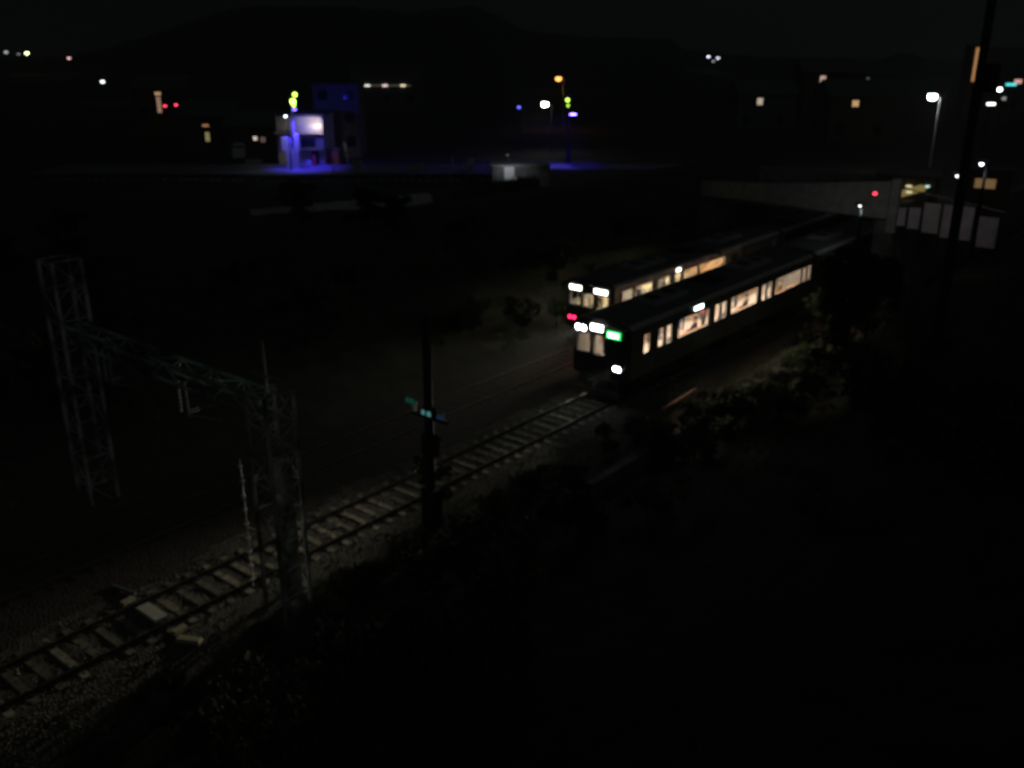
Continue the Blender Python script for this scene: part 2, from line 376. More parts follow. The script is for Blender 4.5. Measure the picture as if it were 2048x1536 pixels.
TRK = [trunk_mesh(1.6, 5), trunk_mesh(2.0, 6)]
def shrub(k, p, sc, label, group=None, name='shrub', cat='shrub', z=None):
    fo, sm_ = SH[k]; r = thing(name, label, cat, (p[0], p[1], (hxy(p[0], p[1]) if z is None else z) - .03), random.uniform(0, 6.28), group); r.scale = (sc, sc, sc * random.uniform(.85, 1.15))
    o = bpy.data.objects.new('blades' if k == 2 else 'foliage', fo); C.objects.link(o); o.parent = r
    if sm_: o = bpy.data.objects.new('stem', sm_); C.objects.link(o); o.parent = r
    return r
def tree(k, p, sc, label, group=None):
    r = thing('tree', label, 'tree', (p[0], p[1], hxy(p[0], p[1]) - .1), random.uniform(0, 6.28), group); r.scale = (sc, sc, sc)
    o = bpy.data.objects.new('trunk', TRK[k]); C.objects.link(o); o.parent = r
    o = bpy.data.objects.new('crown', TR[k][0]); C.objects.link(o); o.parent = r; o.location = (0, 0, (1.3, 1.6)[k])
    return r
random.seed(5)
shrub(0, T(1.6, 2.75), 1.0, 'bright green weedy shrub at the foot of the dark signal post')
shrub(2, T(-.2, 2.7), .8, 'tuft of dry grass left of the shrub at the dark signal post', name='grass_tuft', cat='grass tuft')
shrub(0, T(5.4, 3.0), .8, 'dark shrub on the shoulder just past the dark signal post')
shrub(0, T(-1.6, 2.9), .55, 'green weed at the right foot of the lattice mast beside the lit track')
shrub(2, T(-3.2, 2.6), .5, 'small grass tuft on the ballast shoulder near the yellowish cable cover', name='grass_tuft', cat='grass tuft')
shrub(1, T(8.6, 4.0), .9, 'dark round shrub midway along the lit shoulder before the front train')
shrub(2, T(8.0, 2.5), .7, 'grass tuft in the pale gravel between the signal post and the train', name='grass_tuft', cat='grass tuft')
shrub(0, T(14.2, 2.9), .85, 'pale green shrub right beside the front corner of the near train')
shrub(0, T(11.4, 3.6), .5, 'small light green weed on the shoulder ahead of the near train')
shrub(0, T(18.6, -6.9), 1.0, 'green shrub lit at the tail corner of the far train')
shrub(0, T(23.0, -7.6), 1.3, 'tall green shrub on the bank beside the far train roof', z=.3)
for k, (s_, t_) in enumerate(((-5.8, 2.5), (-4.2, 2.9), (-.9, 2.35), (.6, 2.6), (3.9, 2.7), (6.2, 2.5), (7.1, 2.9), (9.3, 2.6), (10.4, 3.0), (12.6, 2.7))):
    shrub(0 if k % 3 else 2, T(s_, t_), random.uniform(.28, .5), 'small green weed growing along the near edge of the lit ballast', 'weeds along the ballast edge', 'weed', 'weed')
sl = 'dark leafy shrub on the unlit bank to the right of the tracks'
for k in range(46):
    s_ = random.uniform(-12, 40); t_ = 4.4 + abs(random.gauss(0, 1)) * 5
    p = T(s_, t_)
    if (p.x ** 2 + p.y ** 2) < 90 or t_ > 17 or (s_ > 30 and t_ > 4.5): continue
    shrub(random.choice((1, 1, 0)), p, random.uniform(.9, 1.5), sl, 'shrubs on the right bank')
sl = 'dark shrub on the unlit bank beyond the far track'
for k in range(40):
    s_ = random.uniform(-14, 34); t_ = -8.3 - abs(random.gauss(0, 1)) * 7
    if abs(s_ + 1.9) < 1.5 and t_ > -9.5: continue
    shrub(random.choice((1, 1, 0)), T(s_, t_), random.uniform(.8, 1.5), sl, 'shrubs on the far bank')
for s_, t_ in ((15.8, 4.9), (17.2, 5.0), (18.6, 5.1), (20.2, 5.0), (21.6, 5.2), (23.2, 5.0), (24.6, 5.4), (19.3, 6.0), (22.3, 6.3), (16.6, 5.9)):
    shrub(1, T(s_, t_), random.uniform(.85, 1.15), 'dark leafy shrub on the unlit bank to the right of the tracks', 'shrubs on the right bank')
tl = 'dark bushy tree rising between the near train and the road bridge'
for s_, t_, sc in ((27.3, 5.2, .62), (29.4, 5.3, .74), (31.4, 5.2, .74), (33.3, 5.0, .66), (35.0, 4.9, .5), (27.9, 6.8, .6), (24.6, 6.6, .5), (32.4, 4.4, .8)): tree(random.choice((0, 1)), T(s_, t_), sc, tl, 'trees beside the bridge')
tl = 'dark tree on the flat ground beyond the far bank'
for k in range(10):
    s_ = random.uniform(2, 36); t_ = random.uniform(-36, -16); tree(random.choice((0, 1)), T(s_, t_), random.uniform(.45, .62), tl, 'trees beyond the far bank')
# grass cover
b = MB(); rnd = random.Random(9)
for k in range(16000):
    if rnd.random() < .6: s_ = rnd.uniform(-14, 34); t_ = 2.7 + abs(rnd.gauss(0, 1)) * 3.5
    else: s_ = rnd.uniform(-14, 40); t_ = -7.2 - abs(rnd.gauss(0, 1)) * 7
    if s_ > 28 and -9.5 < t_ < 0: continue
    p = T(s_, t_); z = hxy(p.x, p.y) - .02; h = rnd.uniform(.08, .32); a = rnd.uniform(0, 3.14); wx, wy = .015 * math.cos(a), .015 * math.sin(a); dx, dy = rnd.gauss(0, .3) * h, rnd.gauss(0, .3) * h
    b.quad([(p.x - wx, p.y - wy, z), (p.x + wx, p.y + wy, z), (p.x + dx, p.y + dy, z + h)], 0 if rnd.random() < .6 else 1)
tag(b.build('grass', [M_leaf, M_dry]), 'low grass growing on both banks of the cutting', 'grass', kind='stuff')

# ---------------------------------------------------------------- people
def person_mesh(pose, cloth, legs, seed=0):
    sit = pose == 'sit'
    P = {}; E = []; Rd = {}
    def v(n, p, r, par=None):
        P[n] = Vector(p); Rd[n] = r
        if par: E.append((par, n))
    hz = .46 if sit else .92
    v('pel', (0, 0, hz), .135); v('bel', (0, 0, hz + .17), .125, 'pel'); v('che', (0, 0, hz + .36), .15, 'bel'); v('nb', (0, 0, hz + .50), .075, 'che')
    v('nk', (.01, 0, hz + .57), .055, 'nb'); v('jaw', (.03, 0, hz + .63), .075, 'nk'); v('hd', (.01, 0, hz + .73), .095, 'jaw'); v('top', (0, 0, hz + .80), .06, 'hd')
    for sd in (-1, 1):
        q = str(sd)
        v('sh' + q, (0, .17 * sd, hz + .44), .06, 'che')
        if sit: v('el' + q, (.10, .21 * sd, hz + .18), .042, 'sh' + q); v('wr' + q, (.32, .12 * sd, hz + .14), .028, 'el' + q); hd = Vector((1, 0, -.1))
        elif sd == 1: v('el' + q, (.05, .26, hz + .62), .042, 'sh' + q); v('wr' + q, (.08, .25, hz + .87), .028, 'el' + q); hd = Vector((0, 0, 1))
        else: v('el' + q, (-.02, -.22, hz + .17), .042, 'sh' + q); v('wr' + q, (.04, -.23, hz - .07), .028, 'el' + q); hd = Vector((.1, 0, -1))
        wr = P['wr' + q]; hd.normalize(); side = Vector((0, 1, 0)) if abs(hd.y) < .5 else Vector((1, 0, 0))
        v('pa' + q, wr + hd * .07, .03, 'wr' + q)
        for fi in range(4):
            o_ = side * (fi - 1.5) * .02; L = (.065, .075, .07, .055)[fi]
            v('k%d' % fi + q, wr + hd * .10 + o_, .009, 'pa' + q); v('f%d' % fi + q, wr + hd * (.10 + L) + o_ + Vector((-.015, 0, 0)), .008, 'k%d' % fi + q)
        v('th' + q, wr + hd * .05 + side * .05 * sd, .010, 'wr' + q); v('tt' + q, wr + hd * .09 + side * .06 * sd, .008, 'th' + q)
        v('hp' + q, (0, .09 * sd, hz - .03), .095, 'pel')
        if sit: v('kn' + q, (.42, .10 * sd, hz + .02), .062, 'hp' + q); v('an' + q, (.44, .10 * sd, .08), .042, 'kn' + q)
        else: v('kn' + q, (.02, .10 * sd, .48), .062, 'hp' + q); v('an' + q, (0, .10 * sd, .08), .042, 'kn' + q)
        a = P['an' + q]; v('to' + q, (a.x + .17, a.y, .04), .04, 'an' + q)
    names = list(P); me = bpy.data.meshes.new('person'); me.from_pydata([tuple(P[n]) for n in names], [(names.index(a), names.index(c)) for a, c in E], [])
    o = bpy.data.objects.new('tmp', me); C.objects.link(o); md = o.modifiers.new('s', 'SKIN')
    for i, n in enumerate(names):
        sv = me.skin_vertices[0].data[i]; sv.radius = (Rd[n], Rd[n] * (1.2 if n in ('pel', 'che', 'bel') else 1)); sv.use_root = n == 'pel'
    o.modifiers.new('u', 'SUBSURF').levels = 1
    dg = bpy.context.evaluated_depsgraph_get(); m2 = bpy.data.meshes.new_from_object(o.evaluated_get(dg)); bpy.data.objects.remove(o)
    m2.materials.clear()
    for m in (cloth, legs, M_skin): m2.materials.append(m)
    for f in m2.polygons:
        f.use_smooth = True; c = f.center
        f.material_index = 2 if (c.z > hz + .54 and abs(c.y) < .14) else (1 if c.z < hz + .02 and (abs(c.y) < .19 or sit) else 0)
    for f in m2.polygons:
        for q in ('-1', '1'):
            if (f.center - P['pa' + q]).length < .1: f.material_index = 2
    return m2, hz
def person(s, t, z, rz, pose, ci, li, label):
    me, hz = person_mesh(pose, CL[ci], CL[li])
    r = tthing('person', label, 'person', s, t, z, 'passengers inside the trains', rz)
    o = bpy.data.objects.new('body', me); C.objects.link(o); o.parent = r
    h = MB(); h.lathe((-.015, 0, hz + .72), [(.02, -.02), (.098, 0), (.108, .04), (.10, .09), (.07, .12), (.02, .135)], 12)
    h.build('hair', M_hair, r, smooth=True)
    f = MB(); f.box(.085, .105, -.04, -.02, hz + .715, hz + .73); f.box(.085, .105, .02, .04, hz + .715, hz + .73); f.build('eyes', M_hair, r)
    return r

# ---------------------------------------------------------------- trains
ROOFP = [(1.40, 3.12), (1.36, 3.21), (1.22, 3.28), (.95, 3.34), (.5, 3.38), (0, 3.40)]
def side_wall(b, y, x0, x1, wins, zb, zt, z0=.95, z1=3.12, th=.07):
    ya, yb = (y - th, y) if y > 0 else (y, y + th)
    b.box(x0, x1, ya, yb, z0, zb); b.box(x0, x1, ya, yb, zt, z1)
    x = x0
    for a, c in sorted(wins):
        if a > x: b.box(x, a, ya + .001, yb - .001, zb - .01, zt + .01)
        x = c
    if x < x1: b.box(x, x1, ya + .001, yb - .001, zb - .01, zt + .01)
def make_train(name, label, s0, t, cars, wins, doors, bz, kind):
    rt = tthing(name, label, 'train', s0, t, 0)
    warm = (1.0, .90, .80) if kind == 'near' else (1.0, .97, .86)
    Ml = glow('ceiling_tube_' + kind, warm, 33 if kind == 'near' else 36)
    Ms = M_seat if kind == 'near' else M_seat2
    X0, X1 = 0, 18.4; zt = 2.74 if kind == 'near' else 2.88
    for ci in range(cars):
        xo = ci * 18.9; wl = wins if ci == 0 else [(a, c) for a, c in wins]
        dr = doors
        allw = sorted(wl + [w_ for d_ in dr for w_ in ((d_[0] + .09, d_[0] + .56), (d_[0] + .74, d_[0] + 1.21))])
        b = MB()
        for y in (-1.40, 1.40):
            q = MB(); side_wall(q, y, xo + .05, xo + X1, [(xo + a, xo + c) for a, c in allw], bz, zt); q.build('side_wall', M_body, rt)
        b.box(xo + .05, xo + X1, -1.33, 1.33, .92, 1.10)                     # floor frame
        b.build('floor_frame', M_under, rt); b = MB()
        pts = ROOFP + [(-a, z) for a, z in ROOFP[-2::-1]]
        inner = [(a * .95, z - .09) for a, z in pts][::-1]
        for i in range(len(pts) - 1):
            (a, z), (c, zz) = pts[i], pts[i + 1]
            b.quad([(xo + .0, a, z), (xo + .0, c, zz), (xo + X1, c, zz), (xo + X1, a, z)], 0 if i in (0, 1, len(pts) - 2, len(pts) - 3) else 1)
            a, z, c, zz = a * .94, z - .1, c * .94, zz - .1
            b.quad([(xo + .05, a, z), (xo + .05, c, zz), (xo + X1, c, zz), (xo + X1, a, z)], 2)
        b.build('roof', [M_edge, M_roof, M_int], rt)
        MB().quad([(xo + X1, a, z) for a, z in pts] + [(xo + X1, -1.4, .92), (xo + X1, 1.4, .92)], 0).build('end_wall', M_body, rt)
        if ci: MB().quad([(xo + .0, a, z) for a, z in pts] + [(xo + .0, -1.4, .92), (xo + .0, 1.4, .92)], 0).build('end_wall', M_body, rt)
        MB().box(xo + .06, xo + X1 - .02, -1.32, 1.32, 1.105, 1.125).build('floor', M_floor, rt)
        for y in ((-.62, .62) if not ci else ()):
            MB().box(xo + 1.0, xo + (X1 - .5 if kind == 'near' else 11.3), y - .10, y + .10, 3.13, 3.17).build('ceiling_light', Ml, rt)
        MB().box(xo + .82, xo + .86, -1.3, -.46, 1.13, 3.1).box(xo + .82, xo + .86, -.44, 1.3, 2.8, 3.1).build('cab_partition', M_intd, rt)
        if kind == 'far': MB().box(xo + 11.38, xo + 11.44, -1.3, 1.3, 1.13, 3.1).build('light_stop_partition', M_intd, rt)  # partition added to keep the saloon light out of the rear half
        # windows and doors, both sides
        for sd in (-1, 1):
            for (a, c) in wl:
                p = MB(); p.box(xo + a, xo + c, sd * 1.365 - .004, sd * 1.365 + .004, bz, zt); p.build('window', M_glass, rt)
            for d_ in dr:
                y = sd * 1.403; ya, yb = min(y, y + sd * .015), max(y, y + sd * .015)
                p = MB()
                for q0, q1 in ((0, .64), (.66, 1.30)):
                    p.box(xo + d_[0] + q0, xo + d_[0] + q1, ya, yb, 1.1, bz); p.box(xo + d_[0] + q0, xo + d_[0] + q1, ya, yb, zt, 3.0)
                    p.box(xo + d_[0] + q0, xo + d_[0] + q0 + .09, ya, yb, bz, zt); p.box(xo + d_[0] + q1 - .08, xo + d_[0] + q1, ya, yb, bz, zt)
                dd = p.build('door', M_body, rt)
                g = MB(); g.box(xo + d_[0] + .09, xo + d_[0] + .56, sd * 1.37 - .004, sd * 1.37 + .004, bz, zt); g.box(xo + d_[0] + .74, xo + d_[0] + 1.21, sd * 1.37 - .004, sd * 1.37 + .004, bz, zt)
                g.build('door_window', M_glass, dd)
            # benches between doors
            for (a, c) in wl:
                if c - a < 1.0: continue
                p = MB(); y0, y1 = (.82, 1.32) if sd > 0 else (-1.32, -.82)
                p.box(xo + a + .05, xo + c - .05, y0, y1, 1.40, 1.56, 0, .02, .03); yb0, yb1 = (1.18, 1.32) if sd > 0 else (-1.32, -1.18)
                p.box(xo + a + .05, xo + c - .05, yb0, yb1, 1.56, 1.93, 0, .02, .03); p.box(xo + a + .1, xo + c - .1, y0 + .08, y1 - .02, 1.13, 1.40, 1)
                st_ = p.build('bench_seat', [Ms, M_galv], rt)
                q = MB()
                for e in (a + .02, c - .02): q.tube((xo + e, (y0 if sd > 0 else y1), 1.3), (xo + e, (y0 if sd > 0 else y1), 3.1), .016, n=6)
                q.tube((xo + a, sd * .72, 2.75), (xo + c, sd * .72, 2.75), .014, n=6)
                q.build('grab_rail', M_galv, st_)
        # poster frames on the inside walls
        for k, x in enumerate((3.4, 8.5, 13.4)):
            p = MB(); p.box(xo + x - .3, xo + x + .3, 1.29, 1.325, 2.80, 3.05); p.build('advert_card', (CL[2], CL[1], M_seat)[k], rt)
        # roof gear
        for x in (4.6, 13.4):
            p = MB(); p.box(xo + x - 1.5, xo + x + 1.5, -.62, .62, 3.33, 3.56, 0, .1, .1)
            for e in (-.7, .7): p.lathe((xo + x + e, 0, 3.55), [(.34, 0), (.34, .03), (.3, .04)], 16, 1)
            p.build('air_conditioner', [M_galv, M_dark], rt)
        # bogies and underfloor boxes
        for x in (2.7, 15.7):
            p = MB(); p.box(xo + x - 1.35, xo + x + 1.35, -1.12, -1.0, .42, .68); p.box(xo + x - 1.35, xo + x + 1.35, 1.0, 1.12, .42, .68); p.box(xo + x - .3, xo + x + .3, -1.1, 1.1, .5, .8)
            bo = p.build('bogie', M_under, rt)
            for e in (-1.05, 1.05):
                w_ = MB()
                for yy in (-.7175, .7175): w_.lathe((xo + x + e, yy - .06, .42), [(.43, 0), (.43, .02), (.40, .03), (.40, .12)], 20, axis='y')
                w_.tube((xo + x + e, -.95, .42), (xo + x + e, .95, .42), .07); w_.build('wheelset', M_dark, bo)
        for x, l, sd in ((5.6, 1.1, 1), (8.2, 1.6, 1), (11.5, 1.2, 1), (6.3, 1.4, -1), (9.6, 1.5, -1), (12.1, .8, -1)):
            MB().box(xo + x - l / 2, xo + x + l / 2, min(sd * .7, sd * 1.3), max(sd * .7, sd * 1.3), .38, .9, 0, .03, .03).build('equipment_box', M_under, rt)
        if ci == 0:
            p = MB(); a = (xo + 8.9, 0, 3.66)
            p.box(xo + 8.2, xo + 9.6, -.6, .6, 3.40, 3.46)
            for y in (-.5, .5):
                p.tube((xo + 8.4, y, 3.46), (xo + 9.9, y * .7, 4.25), .025, n=6); p.tube((xo + 9.9, y * .7, 4.25), (xo + 8.9, y, 4.78), .02, n=6)
            p.tube((xo + 8.9, -.75, 4.8), (xo + 8.9, .75, 4.8), .02, n=6); p.tube((xo + 8.7, -.75, 4.78), (xo + 8.7, .75, 4.78), .02, n=6)
            p.build('pantograph', M_dark, rt)
        if ci < cars - 1:
            MB().box(xo + X1 + .002, xo + 18.9 - .002, -.6, .6, 1.0, 3.05).build('gangway_bellows', M_blk, rt)
    # front end: y is left in travel frame, so right of the picture = -y
    b = MB(); xf, xb = -.16, .05
    def pan(y0, y1, z0, z1, mi=0):
        b.box(xf + .12 * (abs((y0 + y1) / 2) / 1.4) ** 2, xb, y0, y1, z0, z1, mi)
    colsy = [(-1.40, -1.22), (-1.22, -.38), (-.38, -.26), (-.26, .40), (.40, .50), (.50, 1.22), (1.22, 1.40)]
    fb = bz - .08
    for i, (a, c) in enumerate(colsy):
        pan(a, c, .92, fb, 0)
        pan(a, c, 2.72, 3.12, 1)
        if i % 2 == 0: pan(a, c, fb, 2.72, 1)
    pts = ROOFP + [(-a, z) for a, z in ROOFP[-2::-1]]
    for i in range(len(pts) - 1):
        (a, z), (c, zz) = pts[i], pts[i + 1]
        b.quad([(xf + .1, a, 3.121), (xf + .1, c, 3.121), (0, c, zz), (0, a, z)], 0)
    b.box(xf - .02, xf + .3, -.95, .95, .35, .90, 2)
    fr = b.build('cab_front', [M_front, M_front, M_under], rt)
    for i, m_ in ((1, M_glassd if kind == 'near' else M_glass), (3, M_glass), (5, M_glass)):
        a, c = colsy[i]; MB().box(-.02, -.012, a, c, fb, 2.72).build('windscreen', m_, rt)
    p = MB(); p.tube((-.3, .32, fb + .05), (-.3, .1, 2.4), .012, n=5); p.tube((-.3, -.32, fb + .05), (-.3, -.9, 2.3), .012, n=5); p.build('wiper', M_blk, rt)
    p = MB(); p.box(-.75, -.1, -.12, .12, .72, .95, 0, 0, .02); p.box(-.85, -.7, -.18, .18, .66, 1.0); p.build('coupler', M_dark, rt)
    p = MB(); p.box(-.35, -.15, -1.15, 1.15, .18, .42, 0, .06, .05); p.build('skirt_guard', M_under, rt)
    def panel(nm, t_, z_, w_, h_, m_, lab, x=-.19):
        q = MB(); q.box(x, x + .05, -t_ - w_ / 2, -t_ + w_ / 2, z_ - h_ / 2, z_ + h_ / 2, 0); return q.build(nm, m_, rt, label=lab)
    def lens(nm, t_, z_, r_, m_, lab, sx=1.4):
        h_ = MB(); h_.box(-.20, -.05, -t_ - r_ * sx * 1.7, -t_ + r_ * sx * 1.7, z_ - r_ * 1.6, z_ + r_ * 1.6)
        q = MB()
        for e in (-1, 1): q.lathe((-.215, -t_ + e * r_ * sx * .75, z_), [(r_, .012), (r_ * .9, -.004), (r_ * .5, -.02)], 14, axis='x')
        ho = q.build(nm, m_, rt, label=lab); h_.build('lamp_housing', M_front, ho); return ho
    if kind == 'near':
        td = panel('type_display', .66, 2.86, .66, .32, glow('green_led', (.03, .75, .14), 1.7), 'glowing green display panel')
        MB().box(-.21, -.192, -.66 - .25, -.66 + .25, 2.77, 2.95).build('display_core', glow('green_core', (.35, 1, .5), 9), td)  # second glowing panel imitates the overexposed middle of the display
        panel('destination_display', -.17, 3.03, .58, .26, glow('dest_led', (1, .97, .82), 11), 'glowing white destination panel')
        lens('headlight', -.95, 2.92, .135, glow('head_lamp', (.82, .88, 1), 16), 'bright upper headlight')
        lens('headlight', .90, 1.46, .12, glow('head_lamp2', (.84, .82, 1), 12), 'bright lower headlight', .9)
        # side indicator
        q = MB(); q.box(5.2, 5.95, -1.43, -1.405, 2.90, 3.06); q.build('side_display', glow('side_led', (.62, 1, .92), 9), rt, label='pale cyan side display')
        for t_, z_, wt in ((-.9, 2.92, HL1), (-.17, 3.04, HL1 * .6), (.9, 1.46, HL2)):
            l = spot('headlight_beam', (-.30, -t_, z_), (-60, -t_ - 3.0, z_ * .5), wt, (1, .93, .74), 31 if z_ > 2 else 40, 1, .1, parent=rt)
    else:
        panel('type_display', -.78, 2.93, .68, .22, glow('rear_led', (.97, 1, .88), 5), 'white rear display on the left')
        panel('destination_display', .70, 2.93, .74, .22, glow('rear_led', (.97, 1, .88), 5), 'white rear display on the right')
        for t_ in (-.92, .92):
            lens('tail_light', t_, 1.42, .11, glow('tail_red', (1, .02, .10), 4), 'red tail light', 1.6)
        q = MB(); q.box(5.75, 6.15, -1.43, -1.405, 2.96, 3.12); q.build('side_display', glow('side_led2', (1, 1, .9), 5), rt, label='white side display')
    return rt
HAZE = .0010
HL1, HL2 = 3400, 460
make_train('commuter_train', 'near train heading to the camera with white headlights and a green glowing display', 15.95, 0, 2,
           [(1.0, 1.5), (3.85, 6.6), (8.85, 11.65), (13.8, 16.9)], [(2.05,), (7.1,), (12.05,), (17.0,)], 1.95, 'near')
make_train('commuter_train', 'far train seen from its rear with a red tail light and two white displays', 21.35, -4.35, 2,
           [(.35, 1.6), (1.8, 3.4), (5.7, 6.25), (6.6, 8.0), (8.3, 11.2), (13.6, 16.6)], [(3.9,), (11.6,), (16.9,)], 2.12, 'far')
FL = 1.125
person(24.2, -3.4, FL, math.pi / 2, 'stand', 0, 0, 'standing passenger in charcoal near the side windows of the far train')
sp_ = [(20.7, -1.0, -math.pi / 2, 'sit', 2, 0, 'seated passenger in white behind the first wide window of the near train'),
       (21.5, -1.0, -math.pi / 2, 'sit', 1, 3, 'seated passenger in beige behind the first wide window of the near train'),
       (23.8, .5, math.pi / 2, 'stand', 4, 0, 'standing passenger in maroon behind the second pair of doors of the near train'),
       (23.3, -.4, 0, 'stand', 2, 3, 'standing passenger in white behind the second pair of doors of the near train'),
       (25.6, -1.0, -math.pi / 2, 'sit', 0, 0, 'seated passenger in charcoal behind the second wide window of the near train'),
       (26.5, -1.0, -math.pi / 2, 'sit', 2, 3, 'seated passenger in white behind the second wide window of the near train'),
       (18.7, .2, 0, 'stand', 1, 0, 'standing passenger in beige behind the first pair of doors of the near train'),
       (28.8, -.3, math.pi / 2, 'stand', 5, 0, 'standing passenger in olive behind the third pair of doors of the near train'),
       (30.6, -1.0, -math.pi / 2, 'sit', 1, 0, 'seated passenger in beige behind the last visible wide window of the near train')]
for s_, t_, rz, po, c, l, lab in sp_:
    # sitters on the far-side bench face the camera side
    person(s_, t_, FL if po == 'stand' else FL - .02, rz if po == 'stand' else -math.pi / 2, po, c, l, lab)
for s_, c, l, rz, po in ((20.3, 0, 'charcoal', 0, 'first wide window'), (22.0, 3, 'navy', 0, 'first wide window'), (25.2, 3, 'navy', 0, 'second wide window'), (27.2, 0, 'charcoal', 0, 'second wide window'), (31.2, 5, 'olive', 0, 'last visible wide window')):
    person(s_, 1.0, FL - .02, math.pi / 2, 'sit', c, 0, 'passenger in %s seated with back to the %s, near train' % (l, po))
person(17.25, -.62, FL, math.pi, 'stand', 4, 3, 'standing passenger in maroon looking out of the near train front window')
person(23.0, -4.9, FL, 0, 'stand', 1, 0, 'standing passenger in beige inside the rear of the far train')
person(29.5, -5.35, FL - .02, -math.pi / 2, 'sit', 0, 0, 'seated passenger in charcoal inside the far train')

# ---------------------------------------------------------------- gantry
def lattice(b, x0, x1, y0, y1, z0, z1, step, r=.045, br=.028):
    for x in (x0, x1):
        for y in (y0, y1): b.bar((x, y, z0), (x, y, z1), r * 2)
    n = max(1, round((z1 - z0) / step)); h = (z1 - z0) / n
    for k in range(n):
        za, zb = z0 + k * h, z0 + (k + 1) * h; fl = k % 2
        for y in (y0, y1):
            b.bar((x0 if fl else x1, y, za), (x1 if fl else x0, y, zb), br); b.bar((x0, y, zb), (x1, y, zb), br)
        for x in (x0, x1):
            b.bar((x, y0 if fl else y1, za), (x, y1 if fl else y0, zb), br); b.bar((x, y0, zb), (x, y1, zb), br)
def insul(b, p, q, r=.07, n=5, mi=0):
    p = Vector(p); q = Vector(q); b.tube(p, q, .02, n=6, mi=mi)
    for k in range(n):
        c = p.lerp(q, (k + .5) / n); d = (q - p).normalized() * .025; b.tube(c - d, c + d, r, r * .5, 10, mi)
g = tthing('catenary_gantry', 'steel lattice gantry spanning both tracks in front of the trains', 'gantry', -2.0, -.12)
b = MB(); lattice(b, -.45, .45, 7.45, 8.3, -.5, 7.8, .95, .05, .03); b.build('lattice_mast', M_mast, g, label='tall lattice mast beyond the far track')
b = MB(); lattice(b, -.50, .35, -2.75, -1.95, -.5, 5.9, .8, .04, .028)
b.build('lattice_mast', M_mast, g, label='lattice mast beside the lit track')
b = MB(); b.box(-.15, .2, -2.66, -2.3, -.5, 4.0)
b.build('concrete_core', mat('core_concrete', (.12, .12, .11), .9, 0, (.55, .55, .52), 2.2, .4, 14), g)
b = MB()
for z in (5.25, 5.75):
    for x in (-.28, .28): b.bar((x, -2.3, z), (x, 7.9, z), .07)
for k in range(14):
    y0, y1 = -2.3 + k * .728, -2.3 + (k + 1) * .728
    for x in (-.28, .28): b.bar((x, y0, 5.25 if k % 2 else 5.75), (x, y1, 5.75 if k % 2 else 5.25), .035)
    b.bar((-.28 if k % 2 else .28, y0, 5.75), (.28 if k % 2 else -.28, y1, 5.75), .03)
b.build('truss_beam', M_grn, g)
for y, nm in ((4.7, 'far'), (.6, 'near')):
    b = MB(); b.bar((0, y + 1.0, 5.25), (0, y + 1.0, 4.2), .06); b.bar((0, y + 1.0, 4.35), (.1, y - .5, 4.95), .045); b.bar((0, y + 1.0, 4.25), (0, y - .6, 4.5), .035)
    br = b.build('cantilever_arm', M_galv, g)
    b = MB(); insul(b, (0, y + .95, 4.37), (.05, y + .5, 4.55), .06, 4); insul(b, (0, y + 1.35, 5.2), (0, y + 1.35, 4.25), .065, 8); b.build('insulator', M_por, br)
b = MB(); insul(b, (-.55, -1.52, 4.0), (-.62, -1.62, .35), .075, 9); b.build('insulator_string', M_white, g)
b = MB(); b.tube((-.1, -2.3, 5.9), (-.1, -2.3, 7.2), .04); b.bar((-.1, -2.9, 6.3), (-.1, -1.7, 6.3), .06)
b.build('mast_top', M_galv, g)
for z, y0, y1 in ((2.1, -1.9, -1.55), (.55, -2.75, -2.35)):
    b = MB(); b.bar((-.58, y0, z), (-.55, y1, z - .06), .03, .09); b.build('marker_plate', M_white, g)
# wires
def wires(name, label, t, parts):
    r = tthing(name, label, 'overhead wire', -40, t)
    for nm, z0, sag, rr in parts:
        b = MB(); n = 60; L = 130
        for k in range(n):
            xa, xb = L * k / n, L * (k + 1) / n
            f = lambda x: z0 - sag * math.sin(math.pi * ((x - 38.1) % 45) / 45)
            b.tube((xa, 0, f(xa)), (xb, 0, f(xb)), rr, n=5, cap=False)
        b.build(nm, M_dark, r)
    b = MB()
    for k in range(26): x = 2 + k * 5; b.tube((x, 0, 4.9), (x, 0, 5.5 - .35 * math.sin(math.pi * ((x - 38.1) % 45) / 45)), .006, n=4)
    b.build('dropper_wires', M_dark, r)
wires('catenary_wire', 'thin overhead contact wires above the near lit track', 0, (('contact_wire', 4.9, 0, .008), ('messenger_wire', 5.5, .35, .009)))
wires('catenary_wire', 'thin overhead contact wires above the dark far track', -4.35, (('contact_wire', 4.9, 0, .008), ('messenger_wire', 5.5, .35, .009)))

# signal post in the middle
g = tthing('signal_post', 'dark signal post with a dim teal lamp standing beside the lit track', 'signal post', 3.4, 2.28, -.3)
b = MB(); b.tube((0, 0, -.3), (0, 0, 6.9), .16, .12, 12); b.box(-.16, .16, -.28, .28, .2, 1.5); b.build('post', M_dark, g)
b = MB(); b.box(-.12, .12, -.26, .26, 2.6, 3.3, 0, .02, .02); b.build('cable_box', M_dark, g)
b = MB(); b.bar((0, -.75, 3.82), (0, .75, 3.82), .07); b.build('crossarm', M_dark, g)
b = MB(); b.box(-.1, .12, -.2, .2, 3.85, 4.17, 0, .02, .03); hd = b.build('signal_head', M_dark, g)
b = MB(); b.box(-.13, -.105, -.19, .19, 3.93, 4.07, 0, 0, .02); b.build('lamp', glow('teal_dim', (.14, .5, .46), .34), hd)
b = MB(); b.box(-.2, -.14, .42, .78, 4.2, 4.34, 0, 0, .02); b.build('lamp', glow('teal_side_glow', (.02, .20, .14), .16), hd)  # dim green glow panel added above the insulator to widen the teal light
